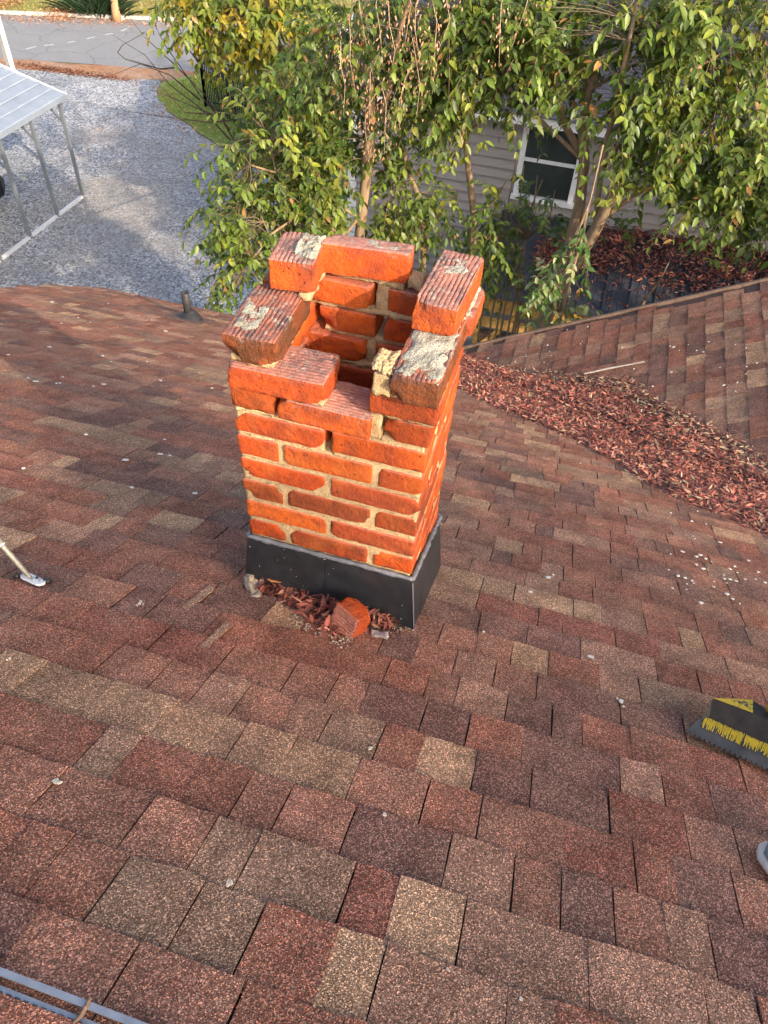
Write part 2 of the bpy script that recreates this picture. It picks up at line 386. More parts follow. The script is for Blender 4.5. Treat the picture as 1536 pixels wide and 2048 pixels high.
g1 = grass_blades('grass', [(331, 168), (315, 196), (336, 221), (402, 265), (494, 318), (560, 320), (640, 150), (420, 150)], 14000, .07, [(.19, .29, .05), (.30, .38, .08), (.38, .38, .13)], M_LEAF)
tag(g1, 'short bright green grass beside the curved gravel edge', 'grass')
g2 = grass_blades('grass', [(0, 26), (380, 40), (700, 70), (700, 0), (0, -30)], 9000, .12, [(.22, .26, .06), (.34, .32, .10), (.42, .36, .15)], M_LEAF)
tag(g2, 'dry yellowing lawn grass beyond the far kerb', 'grass')
def litter(name, centers, n, spread, cols, label, L=(.06, .12)):
    P = []
    for c in centers: P.append(np.c_[c[0]+rng.normal(0, spread[0], n), c[1]+rng.normal(0, spread[1], n), np.full(n, 0)+c[2]+np.abs(rng.normal(0, spread[2], n))])
    P = np.concatenate(P); m = len(P); D = rng.normal(0, 1, (m, 3)); D[:, 2] *= .35; N_ = rng.normal(0, .5, (m, 3)); N_[:, 2] = 1
    c = np.array(cols)[rng.integers(0, len(cols), m)]*rng.uniform(.7, 1.3, (m, 1)); l = rng.uniform(*L, m)
    return tag(link(name, leaves_mesh(name, P, D, N_, l, l*.5, c), M_DRY), label, 'leaf litter', None, 'stuff')
ORANGE = [(.50, .24, .11), (.42, .18, .08), (.58, .32, .17), (.33, .15, .08)]
litter('fallen_leaves', [gp(150, 18), gp(135, 25), gp(120, 33), gp(158, 5)], 650, (.45, .35, .10), ORANGE, 'heap of orange dry leaves on the far verge beside the dark grass clump')
litter('fallen_leaves', [gp(8, 12), gp(0, 5)], 500, (.5, .4, .15), ORANGE, 'orange leaf heap at the far corner of the lawn across the road')
litter('fallen_leaves', [gp(x, 38+x*.03) for x in range(20, 380, 40)]+[gp(260, 20), gp(290, 12), gp(240, 5), gp(330, 10)], 130, (.8, .25, .02), ORANGE, 'scatter of orange leaves along the far kerb')
litter('fallen_leaves', [gp(75, 135), gp(95, 138), gp(115, 142), gp(150, 147), gp(190, 152), gp(225, 156)], 170, (.5, .12, .04), [(.22, .09, .05), (.30, .13, .07), (.16, .08, .05)], 'strip of dark red leaves along the edge of the gravel')

litter('fallen_leaves', [gp(345, 185), gp(365, 240), gp(400, 200), gp(420, 262), gp(340, 215), gp(390, 255), gp(470, 300)], 90, (.6, .3, .012), [(.42, .24, .12), (.5, .33, .18), (.33, .18, .09)], 'dry leaves caught in the green grass strip beside the fence')
litter('fallen_leaves', [gp(300, 260), gp(270, 300), gp(240, 250), gp(330, 300), gp(200, 230), gp(300, 350)], 26, (1.2, .8, .006), [(.42, .24, .12), (.5, .33, .18), (.33, .18, .09)], 'few stray brown leaves on the open grey gravel')
# ================================================================== OUR HOUSE: roof slopes with shingles
TH = R(27.5); CT, ST, TT = math.cos(TH), math.sin(TH), math.tan(TH)
ZR = -.20                                # height of the main slope at Y = 0
VALLEY = 4.14                            # valley at X + Y = 4.14
EAVE_Y, RIDGE_Y, RAKE_X = 4.02, -1.08, -3.62
WRAKE_Y, WRIDGE_X = 4.42, 3.7
def zmain(y): return ZR-TT*y
def zwing(x): return -2.2+TT*(x-.3)
house = thing('house', (2.0, -1.0, G), 'brown shingled house roof that fills the foreground around the chimney', 'house')
hm = MB()
hm.box((RAKE_X+.35, RIDGE_Y-4.6, G), (9.6, EAVE_Y-.35, zmain(EAVE_Y)-.12))
hm.box((.65, EAVE_Y-.36, G), (6.7, WRAKE_Y-.3, zwing(.65)-.08))
hm.add([(RAKE_X+.36, RIDGE_Y-4.6, zmain(EAVE_Y)-.12), (RAKE_X+.36, EAVE_Y-.35, zmain(EAVE_Y)-.12), (RAKE_X+.36, RIDGE_Y, zmain(RIDGE_Y)-.1)], [(0, 1, 2)])
hm.add([(.65, WRAKE_Y-.3, zwing(.65)-.08), (6.7, WRAKE_Y-.3, zwing(.65)-.08), (WRIDGE_X, WRAKE_Y-.3, zwing(WRIDGE_X)-.1)], [(0, 1, 2)])
hm.build('wall', plain('house_wall', (.55, .52, .47), .8), house)
M_DECK = plain('roof_deck', (.13, .075, .055), .95, 0, .2)
def deck(name, quad, th=.05):
    top = [Vector(p) for p in quad]; n = (top[1]-top[0]).cross(top[2]-top[0]).normalized()
    if n.z < 0: top.reverse(); n = -n
    k = len(top); vs = [p-n*.012 for p in top]+[p-n*(.012+th) for p in top]
    fs = [tuple(range(k)), tuple(reversed(range(k, 2*k)))]+[(i, k+i, k+(i+1) % k, (i+1) % k) for i in range(k)]
    return MB().add(vs, fs).build(name, M_DECK, house)
def pm(x, y): return (x, y, zmain(y))
def pw_(x, y): return (x, y, zwing(x))
main_roof = deck('roof_slope', [pm(RAKE_X, RIDGE_Y), pm(VALLEY-RIDGE_Y, RIDGE_Y), pm(VALLEY-EAVE_Y, EAVE_Y), pm(RAKE_X+.28, EAVE_Y), pm(RAKE_X+.08, EAVE_Y-.28), pm(RAKE_X, EAVE_Y-.65)])
wing_roof = deck('wing_roof_slope', [pw_(VALLEY-EAVE_Y, EAVE_Y), pw_(WRIDGE_X, VALLEY-WRIDGE_X), pw_(WRIDGE_X, WRAKE_Y), pw_(VALLEY-WRAKE_Y-.02, WRAKE_Y)])
zb = zmain(RIDGE_Y)
deck('back_slope', [(RAKE_X, RIDGE_Y, zb), (10, RIDGE_Y, zb), (10, RIDGE_Y-5, zb-5*TT), (RAKE_X, RIDGE_Y-5, zb-5*TT)])
deck('wing_back_slope', [(WRIDGE_X, -.8, zwing(WRIDGE_X)), (WRIDGE_X, WRAKE_Y, zwing(WRIDGE_X)), (7.2, WRAKE_Y, zwing(WRIDGE_X)-3.5*TT), (7.2, -.8, zwing(WRIDGE_X)-3.5*TT)])
deck('side_slope', [pm(7.2, RIDGE_Y), pm(10, RIDGE_Y), pm(10, EAVE_Y), pm(7.2, EAVE_Y)])
PAL = np.array([(.30, .118, .070), (.33, .155, .096), (.195, .098, .074), (.36, .20, .125), (.47, .295, .165), (.265, .095, .060), (.31, .195, .12)])
PAL = (PAL*.88+PAL.mean(0)*.12)*np.array([1.08, .99, .97])
PWT = np.array([.24, .17, .19, .13, .09, .12, .06])
def tab_geo(u0, u1, v0, v1, lev, frame, seed, thick=1.0):
    """one shingle tab: wedge of asphalt, thin at the top, proud at the butt"""
    O, U, V, N_ = frame; r = random.Random(seed); nu, nv = 3, 2
    skew = r.uniform(-.0010, .0010)
    jl = [r.uniform(-.0011, .0011) for _ in range(nv+1)]; jr = [r.uniform(-.0011, .0011) for _ in range(nv+1)]; jb = [r.uniform(-.003, .003) for _ in range(nu+1)]
    vs = []; hb = (.0066 if lev else .0044)*thick; warp = [r.uniform(-.0012, .0016) for _ in range(nu+1)]
    for j in range(nv+1):
        t = j/nv
        for i in range(nu+1):
            s = i/nu; u = u0+(u1-u0)*s + (jl[j]+skew*t if i == 0 else jr[j]-skew*t if i == nu else 0); v = v0+(v1-v0)*t + (jb[i] if j == nv else 0)
            und = .006*math.sin(u*1.9+1.3)*math.sin(v*1.5)
            h = .0015+(hb-.0015)*t + (warp[i] if j == nv else 0) + und
            vs.append(O+U*u+V*v+N_*h)
    top = [(j*(nu+1)+i, (j+1)*(nu+1)+i, (j+1)*(nu+1)+i+1, j*(nu+1)+i+1) for j in range(nv) for i in range(nu)]
    k = len(vs); low = []
    rim = [j*(nu+1) for j in range(nv+1)] + [nv*(nu+1)+i for i in range(1, nu+1)] + [j*(nu+1)+nu for j in range(nv-1, -1, -1)]
    for q in rim: low.append(vs[q]-N_*.011)
    fs = top+[(rim[a], k+a, k+a+1, rim[a+1]) for a in range(len(rim)-1)]
    return vs+low, fs
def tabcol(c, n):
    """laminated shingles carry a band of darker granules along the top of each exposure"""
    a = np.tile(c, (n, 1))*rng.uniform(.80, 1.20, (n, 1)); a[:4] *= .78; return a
def make_shingles(parent, frame, u_rng, v_rng, keep, expo, seed, n_ind, thick=1.0):
    r = random.Random(seed); tabs = []
    v = v_rng[0]; row = 0
    while v < v_rng[1]:
        u = u_rng[0]-r.uniform(0, .5); lev = r.random() < .5; rowexp = expo
        nxt = u+r.uniform(.6, 1.0)
        while u < u_rng[1]:
            wd = r.choice([.07, .09, .10, .12, .14, .16, .19])*r.uniform(.9, 1.1)
            gap = 0.0
            if u+wd > nxt: gap = r.choice([.0006, .001, .0018]); nxt = u+wd+r.uniform(.8, 1.05)
            tabs.append((u, u+wd, v, min(v+rowexp+.004, v_rng[1]+.012), lev)); u += wd+gap+r.choice([.0026, .0022, .0028, .0022, -.003, .0012]); lev = not lev
        v += rowexp; row += 1
    O, U, V, N_ = frame; out = []
    for t in tabs:
        u, v = (t[0]+t[1])/2, (t[2]+t[3])/2; P = O+U*u+V*v
        if not keep(P): continue
        x, y, z = project(np.array(P)); inview = z > 0 and -80 < x < 1616 and -80 < y < 2128
        out.append((t, (t[1]-t[0])/max(z, .3)**2 if inview else 0.0, inview))
    order = sorted(range(len(out)), key=lambda i: -out[i][1]); single = set(order[:n_ind]); SV, SF, SCc = [], [], []
    last = PAL[0]
    for i, (t, sc_, _) in enumerate(out):
        vs, fs = tab_geo(t[0], t[1], t[2]-.012, t[3], t[4], frame, seed*7919+i, thick)
        c = PAL[r.choices(range(len(PAL)), PWT)[0]]
        if r.random() < .22: c = last
        last = c; c = np.clip(c*r.uniform(.86, 1.14), 0, .6)
        if i in single and sc_ > 0:
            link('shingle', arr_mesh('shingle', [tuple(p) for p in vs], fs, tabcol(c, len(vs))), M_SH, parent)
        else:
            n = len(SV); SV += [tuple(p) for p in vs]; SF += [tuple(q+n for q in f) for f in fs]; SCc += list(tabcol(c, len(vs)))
    o = link('shingle_field', arr_mesh('shingle_field', SV, SF, np.array(SCc)), M_SH, parent); o['kind'] = 'stuff'
FM = (Vector((0, RIDGE_Y+.03, zmain(RIDGE_Y+.03))), Vector((1, 0, 0)), Vector((0, CT, -ST)), Vector((0, ST, CT)))
def in_chimney(P): return -.01 < P.x < .43 and -.01 < P.y < .33
def keep_main(P):
    if P.x < RAKE_X+.04 or P.x+P.y > VALLEY-.02: return False
    if P.y > EAVE_Y+.02: return False
    cx, cy = RAKE_X+.45, EAVE_Y-.45          # worn, rounded corner of the eave
    if P.x < cx and P.y > cy and math.hypot((P.x-cx)/.45, (P.y-cy)/.45) > 1.0: return False
    return True
make_shingles(main_roof, FM, (RAKE_X, 5.2), (0, (EAVE_Y-RIDGE_Y-.03)/CT), keep_main, .122, 3, 300)
FW = (Vector((WRIDGE_X, 0, zwing(WRIDGE_X))), Vector((0, -1, 0)), Vector((-CT, 0, -ST)), Vector((-ST, 0, CT)))
make_shingles(wing_roof, FW, (-WRAKE_Y, -.4), (0, (WRIDGE_X-(VALLEY-WRAKE_Y))/CT+.05), lambda P: P.y < WRAKE_Y-.03 and P.x+P.y > VALLEY+.0 and P.x > VALLEY-WRAKE_Y-.02, .122, 11, 300, .5)
# drip edges
MB().bar((RAKE_X+.45, EAVE_Y-.02, zmain(EAVE_Y)-.085), (VALLEY-EAVE_Y, EAVE_Y-.02, zmain(EAVE_Y)-.085), .02, .10).build('eave_trim', M_DECK, house)
MB().bar((VALLEY-WRAKE_Y, WRAKE_Y+.012, zwing(VALLEY-WRAKE_Y)-.048), (WRIDGE_X, WRAKE_Y+.012, zwing(WRIDGE_X)-.048), .02, .12).build('rake_trim', plain('brown_trim', (.20, .13, .09), .7), house)
# ridge: metal vent strip and cap shingles
def xsec(name, prof, x0, x1, mat, parent):
    m = MB(); k = len(prof)
    m.add([(x0, y, z) for y, z in prof]+[(x1, y, z) for y, z in prof], [(i, i+1, k+i+1, k+i) for i in range(k-1)]+[tuple(range(k)), tuple(reversed(range(k, 2*k)))])
    m.f[-2:] = []; return m.build(name, mat, parent)
yv = -1.031; zv = zmain(yv)+.010
vent = xsec('ridge_vent', [(yv+.012, zv-.012), (yv+.012, zv+.003), (yv+.004, zv+.0068), (yv+.0038, zv-.014), (yv-.0045, zv-.014), (yv-.0047, zv+.0015), (yv-.012, zv+.005), (yv-.012, zv-.006)], RAKE_X, 6, M_ALU, house)
MB().box((-3, yv-.0043, zv-.0138), (5, yv+.0036, zv-.0125)).build('channel_shade', M_RUBBER, vent)  # dark strip that paints shade onto the channel floor
sl = MB()
for i in range(360): sl.box((-2.5+i*.012, yv-.0120, zv+.0048), (-2.5+i*.012+.007, yv-.0098, zv+.0064))
sl.build('vent_slot', M_RUBBER, vent)
MB().tube([(.262, yv+.015, zv+.004), (.263, yv+.005, zv+.008), (.262, yv-.004, zv+.006), (.258, yv-.014, zv+.008)], [.0022, .003, .003, .0022], 6).build('screw', plain('rusty_steel', (.22, .13, .08), .8), vent)
for i in range(12):
    x0 = -1.2+i*.215; vs = []
    for a, b in [(yv-.011, .004), (yv-.045, .018), (yv-.11, .004)]:
        vs += [(x0+.002, a, zv+b), (x0+.213, a, zv+b+.004)]
    c = PAL[random.choices(range(7), PWT)[0]]
    link('cap_shingle', arr_mesh('cap_shingle', vs, [(0, 2, 3, 1), (2, 4, 5, 3)], np.tile(c, (6, 1))), M_SH, house)

# ================================================================== CHIMNEY
H = .0687; BH = .0546
chim = thing('chimney', (.21, .16, zmain(.16)), 'crumbling orange brick chimney with missing top bricks and black flashing', 'chimney')
def brick(x0, x1, y0, y1, z0, hgt=BH, yaw=0.0, tilt=(0, 0), seed=0, groove=None, soot=0.0, weather=0.0, dust=0.35, chip=1.0, res=1.0, name='brick', parent=chim, label=None, rough=1.0):
    sx, sy, sz = (x1-x0), (y1-y0), hgt; c = Vector(((x0+x1)/2, (y0+y1)/2, z0+hgt/2)); r = random.Random(seed)
    step = .0062/res; nx, ny, nz = max(4, int(sx/step)), max(4, int(sy/step)), max(4, int(sz/step))
    if groove == 'y': nx = 84
    if groove == 'x': ny = 84
    def ring(n_, sz_): return [0.0, .0022/sz_]+[.0022/sz_+(1-.0044/sz_)*q/(n_-2) for q in range(1, n_-2)]+[1-.0022/sz_, 1.0]
    gx, gy, gz = ring(nx, sx), ring(ny, sy), ring(nz, sz)
    bm = bmesh.new(); vid = {}
    def V(i, j, k):
        key = (i, j, k)
        if key not in vid: vid[key] = bm.verts.new((gx[i]-.5, gy[j]-.5, gz[k]-.5))
        return vid[key]
    for k in (0, nz):
        for i in range(nx):
            for j in range(ny):
                q = [V(i, j, k), V(i+1, j, k), V(i+1, j+1, k), V(i, j+1, k)]; bm.faces.new(q if k else q[::-1])
    for j in (0, ny):
        for i in range(nx):
            for k in range(nz):
                q = [V(i, j, k), V(i+1, j, k), V(i+1, j, k+1), V(i, j, k+1)]; bm.faces.new(q[::-1] if j else q)
    for i in (0, nx):
        for j in range(ny):
            for k in range(nz):
                q = [V(i, j, k), V(i, j+1, k), V(i, j+1, k+1), V(i, j, k+1)]; bm.faces.new(q if i else q[::-1])
    hs = Vector((sx/2, sy/2, sz/2)); rad = .0024; off = Vector((r.uniform(-50, 50), r.uniform(-50, 50), r.uniform(-50, 50)))
    corners = [(Vector((r.choice((-1, 1))*hs.x, r.choice((-1, 1))*hs.y, r.choice((-1, 1))*hs.z)), r.uniform(.010, .030)*chip) for _ in range(4)]
    cols = []
    for v in bm.verts:
        p = Vector((v.co.x*sx, v.co.y*sy, v.co.z*sz)); n0 = v.co.copy()
        inner = Vector([max(-(hs[a]-rad), min(hs[a]-rad, p[a])) for a in range(3)]); d = p-inner
        topf = v.co.z > .499; botf = v.co.z < -.499; onedge = d.length > rad*1.05
        if d.length > rad: p = inner+d.normalized()*rad
        nrm = d.normalized() if d.length > 1e-6 else Vector((0, 0, 1))
        q = p+off
        disp = .0022*rough*fbm(q, 28, 3)+.0010*rough*mnoise.noise(q*160)
        if onedge: disp -= .0048*rough*max(0, fbm(q, 60, 3)+.05)
        p = p+nrm*disp
        for cc, cr in corners:                       # knocked-off corners
            dd = (p-cc).length
            if dd < cr: p = p-(cc.normalized())*(cr-dd)*(.55+.3*mnoise.noise(q*80))
        if groove and topf:
            t = (p.x if groove == 'y' else p.y); lng = (p.y if groove == 'y' else p.x)
            ph = (t/.0092+.10*mnoise.noise((lng*40+off.x, t*20, 0)))*2*math.pi
            gd = max(0, math.sin(ph+1.2*mnoise.noise((lng*14, t*40, off.z))))*max(0, min(1, .55+1.5*fbm((t*1.0+off.x, lng*1.0, off.y), 22, 2))); p.z -= .0030*gd
        v.co = p
        if not (groove and topf): gd = 0.0
        sd_ = soot*(1.0 if topf else (.45 if (v.co.z > hs.z*.55 and not botf) else .08))
        edge_w = weather*(1.0 if not topf else .3)
        cols.append((max(0, min(1, sd_*(.46+1.7*fbm(q+Vector((3, 3, 3)), 16, 3)+.5*gd))), max(0, min(1, edge_w)), dust*(1.0 if (topf or botf) else .0)))
    me = bpy.data.meshes.new(name); bm.to_mesh(me); bm.free()
    a = me.color_attributes.new('Col', 'FLOAT_COLOR', 'POINT')
    for i, cc in enumerate(cols): a.data[i].color = (*cc, 1)
    rot = Matrix.Rotation(yaw, 4, 'Z') @ Matrix.Rotation(tilt[0], 4, 'X') @ Matrix.Rotation(tilt[1], 4, 'Y')
    me.transform(Matrix.Translation(c) @ rot)
    o = link(name, me, M_BRICK, parent, True)
    if label: o['label'] = label
    return o
def rough_block(name, boxes, mat, parent, amp=.003, step=.008, seed=0):
    """rough lumps of mortar: subdivided boxes pushed about by noise, one mesh"""
    V, Fc = [], []
    for bi, (a, b) in enumerate(boxes):
        a, b = np.array(a, float), np.array(b, float); s = b-a; n = np.maximum(2, np.minimum(60, (s/step).astype(int)+1)); ids = {}
        def vid(i, j, k):
            if (i, j, k) not in ids:
                p = a+s*np.array([i/n[0], j/n[1], k/n[2]]); q = p+seed
                d = np.array([mnoise.noise((q[0]*70+31, q[1]*70, q[2]*70)), mnoise.noise((q[0]*70, q[1]*70+57, q[2]*70)), mnoise.noise((q[0]*70, q[1]*70, q[2]*70+91))])
                d2 = np.array([mnoise.noise((q[0]*22+3, q[1]*22, q[2]*22)), mnoise.noise((q[0]*22, q[1]*22+5, q[2]*22)), mnoise.noise((q[0]*22, q[1]*22, q[2]*22+9))])
                ids[(i, j, k)] = len(V); V.append(p+d*amp+d2*amp*1.2)
            return ids[(i, j, k)]
        for k in (0, n[2]):
            for i in range(n[0]):
                for j in range(n[1]):
                    q = (vid(i, j, k), vid(i+1, j, k), vid(i+1, j+1, k), vid(i, j+1, k)); Fc.append(q if k else q[::-1])
        for j in (0, n[1]):
            for i in range(n[0]):
                for k in range(n[2]):
                    q = (vid(i, j, k), vid(i+1, j, k), vid(i+1, j, k+1), vid(i, j, k+1)); Fc.append(q[::-1] if j else q)
        for i in (0, n[0]):
            for j in range(n[1]):
                for k in range(n[2]):
                    q = (vid(i, j, k), vid(i, j+1, k), vid(i, j+1, k+1), vid(i, j, k+1)); Fc.append(q if i else q[::-1])
    return link(name, arr_mesh(name, V, Fc), mat, parent, True)
CW, CDp = .42, .325
bs = 100
def jb(x0, x1, y0, y1, row, **kw):
    global bs
    bs += 1; r = random.Random(bs); j = lambda s=.0018: r.uniform(-s, s)
    lean = max(0, row-3)*.0014                       # the right wall leans outward towards the top
    dx = lean if x0 > .2 else 0.0
    kw.setdefault('yaw', j(.008)); kw.setdefault('tilt', (j(.006), j(.008))); kw.setdefault('seed', bs)
    oy = j(.0012)-.0006
    return brick(x0+.0008+j()+dx, x1-.0012+j()+dx, y0+oy, y1+oy, (row-1)*H+.006+j(.0012), BH+j(.0012), **kw)
for row in range(-3, 7):
    wv = random.Random(row*13+5)
    W_ = lambda: (wv.choice([0, 0, .12, .25, .5]))
    if row % 2 == 0:
        jb(0, .204, 0, .098, row, weather=W_()); jb(.216, .42, 0, .098, row, weather=W_())
        jb(0, .098, .11, .325, row); jb(.322, .42, .11, .325, row, weather=W_()); jb(.11, .31, .227, .325, row, chip=.6)
    else:
        jb(0, .098, 0, .211, row, weather=W_()+.15); jb(.322, .42, 0, .211, row, weather=W_()+.1)
        jb(.11, .31, 0, .098, row, weather=W_()); jb(0, .222, .225, .325, row); jb(.236, .42, .225, .325, row)
# row 7
jb(0.0, .096, -.004, .211, 7, weather=.55, soot=.3, chip=1.5, rough=2.0)
brick(.106, .303, -.010, .09, 6*H+.004, seed=701, groove='x', soot=.75, dust=.9, weather=.05, tilt=(0, .035), yaw=.012, chip=.8)
jb(.322, .42, 0, .211, 7, weather=.35); jb(0, .222, .227, .325, 7); jb(.236, .42, .235, .33, 7)
# row 8
brick(.010, .211, -.022, .083, 7*H+.004, seed=811, groove='x', soot=.8, dust=.75, weather=.12, yaw=.02, chip=1.0)
brick(.300, .438, -.004, .098, 7*H+.004, seed=812, soot=.25, weather=.35, yaw=-.01, chip=1.2)
jb(0, .098, .11, .325, 8); jb(.326, .424, .11, .325, 8, weather=.3); jb(.112, .238, .238, .33, 8, chip=1.2); jb(.25, .335, .240, .33, 8, chip=1.2)
# row 9
brick(.006, .113, -.022, .182, 8*H+.003, hgt=.060, seed=911, groove='y', soot=1.0, dust=.6, weather=1.0, yaw=.03, chip=1.6, label='dark stained loose brick jutting over the front corner', rough=1.5)
brick(.346, .440, -.036, .186, 8*H+.003, hgt=.060, seed=912, groove='y', soot=1.0, dust=.4, weather=.95, yaw=-.01, chip=1.4, label='brick crusted with pale lichen and mortar')
brick(0, .228, .232, .335, 8*H+.004, seed=913, soot=.3, weather=.1, yaw=.0)
brick(.262, .452, .243, .335, 8*H+.003, seed=914, soot=.6, dust=.7, weather=.3, yaw=-.02)
brick(.352, .452, .195, .240, 8*H+.004, seed=915, soot=.9, weather=.5)
brick(.004, .10, .186, .231, 8*H+.0045, seed=916, soot=.3, weather=.1)
# row 10
brick(.036, .127, .142, .262, 9*H+.004, hgt=.066, seed=1011, groove='y', soot=.75, dust=.95, weather=.1, yaw=.12, chip=.7, label='upright square brick end capped with white mortar')
brick(.112, .300, .240, .292, 9*H+.004, hgt=.064, seed=1012, soot=.7, dust=.9, yaw=.10, tilt=(-.07, 0), chip=.8, label='bright orange loose brick at the back of the flue')
brick(.352, .438, .100, .302, 9*H+.004, hgt=.062, seed=1013, groove='y', soot=.85, dust=.85, weather=.22, yaw=-.05, tilt=(.02, 0), chip=1.0, label='grooved loose brick above the back corner')
# mortar: a rough core recessed behind the brick faces, with bed patches under the loose bricks
i_ = .0034
core = []
for row in range(-3, 7):
    z0, z1 = (row-1)*H-.006, row*H-.002
    core += ([((i_, i_, z0), (.200, .092, z1)), ((.200, .05, z0), (.222, .092, z1)), ((.222, i_, z0), (CW-i_, .092, z1))] if row == 6 else [((i_, i_, z0), (CW-i_, .092, z1))])
    core += [ ((i_, .232, z0), (CW-i_, CDp-i_, z1)), ((i_, .092, z0), (.092, .232, z1)), ((.328, .092, z0), (CW-i_+max(0, row-3)*.0014, .232, z1))]
rough_block('mortar', core, M_MORTAR, chim, .0014, .0070, 2)
beds = [((.006, .0, 6*H-.004), (.092, .21, 6*H+.006)), ((.11, .004, 6*H-.004), (.30, .085, 6*H+.005)), ((.326, .006, 6*H-.004), (.42, .2, 6*H+.007)), ((.01, .23, 6*H-.004), (.41, .322, 6*H+.008)),
        ((.296, .006, 6*H), (.324, .07, 7*H-.012)), ((.302, .03, 6*H+.02), (.33, .1, 8*H-.01)), ((.222, .24, 6*H), (.24, .32, 7*H)),
        ((.012, -.004, 7*H-.008), (.205, .078, 7*H+.005)), ((.31, .004, 7*H-.006), (.43, .095, 7*H+.006)), ((.01, .12, 7*H-.006), (.09, .32, 7*H+.006)), ((.335, .12, 7*H-.006), (.42, .32, 7*H+.006)), ((.12, .245, 7*H-.006), (.33, .325, 7*H+.006)),
        ((.012, -.006, 8*H-.009), (.105, .17, 8*H+.006)), ((.310, -.020, 8*H-.004), (.345, .040, 9*H-.026)), ((.322, -.012, 9*H-.03), (.348, .03, 9*H-.012)), ((.345, -.014, 8*H-.008), (.43, .18, 8*H+.006)), ((.02, .24, 8*H-.006), (.44, .33, 8*H+.005)),
        ((.235, .25, 8*H), (.263, .33, 9*H+.004)), ((.10, .15, 9*H-.012), (.124, .20, 9*H+.002)), ((.05, .16, 9*H-.006), (.122, .25, 9*H+.006)), ((.135, .25, 9*H-.008), (.29, .315, 9*H+.010)), ((.36, .13, 9*H-.006), (.43, .29, 9*H+.006)),
        ((.300, .25, 9*H-.004), (.33, .29, 9*H+.018))]
rough_block('mortar_bed', beds, M_MORTAR, chim, .0045, .0065, 5)
def crust(name, x0, x1, y0, y1, z, seed, thr, hgt, mat, parent, yaw=0.0):
    n = 46; m = 46; V, keep = [], np.zeros((n+1, m+1)); cx, cy = (x0+x1)/2, (y0+y1)/2
    for i in range(n+1):
        for j in range(m+1):
            x, y = x0+(x1-x0)*i/n, y0+(y1-y0)*j/m; q = Vector((x*1.0+seed, y, seed*.37))
            e = min(i/n, 1-i/n, j/m, 1-j/m)*6; f = fbm(q, 32, 4)+.55*min(1, e)-thr
            hh = max(-.002, min(hgt, hgt*1.6*f+.35*hgt*mnoise.noise(q*190))) if f > 0 else -.003
            keep[i, j] = f > -.02; a, b = x-cx, y-cy
            V.append((cx+a*math.cos(yaw)-b*math.sin(yaw), cy+a*math.sin(yaw)+b*math.cos(yaw), z+hh))
    Fc = [(i*(m+1)+j, (i+1)*(m+1)+j, (i+1)*(m+1)+j+1, i*(m+1)+j+1) for i in range(n) for j in range(m) if keep[i, j]+keep[i+1, j]+keep[i+1, j+1]+keep[i, j+1] > 2]
    return link(name, arr_mesh(name, V, Fc), mat, parent, True)
crust('mortar_crust', .352, .438, -.036, .188, 9*H-.006, 4.1, .12, .007, M_CRUST, chim)
crust('mortar_crust', .302, .350, -.026, .05, 9*H-.016, 9.7, .05, .010, M_MORTAR, chim)
crust('mortar_crust', .072, .126, .165, .262, 10*H+.0008, 14.2, .18, .011, M_CRUST, chim, .12)
crust('mortar_crust', .375, .425, .205, .29, 10*H-.0028, 21.5, .42, .006, M_CRUST, chim, -.05)
crust('mortar_crust', .20, .29, .255, .29, 10*H-.001, 27.5, .35, .004, M_CRUST, chim, .10)
crust('mortar_crust', .40, .445, .20, .33, 9*H-.008, 33.5, .30, .006, M_CRUST, chim)
crust('mortar_crust', .015, .07, .0, .10, 9*H-.0055, 38.5, .34, .004, M_CRUST, chim, .03)
# flashing: four flared black sheets, sealant along the top
ftop = .0; e0, e1 = .006, .032
def ft(y): return -.004-max(0, y)*.40
FLO = zmain(-e1)-.004
fl = {'front': [(-e0, -e0, ft(0)), (CW+e0, -e0, ft(0)-.002), (CW+e1*.9, -e1, zmain(-e1)-.004), (-e1*.6, -e1, zmain(-e1)-.004)],
      'right': [(CW+e0, -e0, ft(0)-.002), (CW+e0, CDp+e0, ft(CDp)), (CW+e1*.9, CDp+e1, zmain(CDp+e1)-.004), (CW+e1*.9, -e1, zmain(-e1)-.004)],
      'back': [(CW+e0, CDp+e0, ft(CDp)), (-e0, CDp+e0, ft(CDp)), (-e1*.6, CDp+e1, zmain(CDp+e1)-.004), (CW+e1*.9, CDp+e1, zmain(CDp+e1)-.004)],
      'left': [(-e0, CDp+e0, ft(CDp)), (-e0, -e0, ft(0)), (-e1*.6, -e1, zmain(-e1)-.004), (-e1*.6, CDp+e1, zmain(CDp+e1)-.004)]}
for k, q in fl.items():
    q = [Vector(p) for p in q]; n = 14; vs = []; fs = []
    for j in range(7):
        for i in range(n+1):
            s, t = i/n, j/6; a = q[0].lerp(q[1], s); b = q[3].lerp(q[2], s); p = a.lerp(b, t)
            nn = (q[1]-q[0]).cross(q[3]-q[0]).normalized(); p = p+nn*(.0022*fbm(p, 9, 2)*math.sin(math.pi*t)*math.sin(math.pi*s)*3)
            vs.append(p)
    for j in range(6):
        for i in range(n): fs.append((j*(n+1)+i, (j+1)*(n+1)+i, (j+1)*(n+1)+i+1, j*(n+1)+i+1))
    o = MB().add(vs, fs).build('flashing', M_FLASH, chim, False)
    sm = o.modifiers.new('solid', 'SOLIDIFY'); sm.thickness = .0012
    pts = []; rr = []; m2 = 44
    for i in range(m2+1):
        p = q[0].lerp(q[1], i/m2); pts.append(p+Vector((0, 0, .004+.004*fbm(p, 30, 3)))); rr.append(.0068+.008*fbm(p+Vector((5, 1, 2)), 40, 3))
    sb = MB(); sb.tube(pts, rr, 8); sb.build('sealant_bead', M_SEAL, o, True)
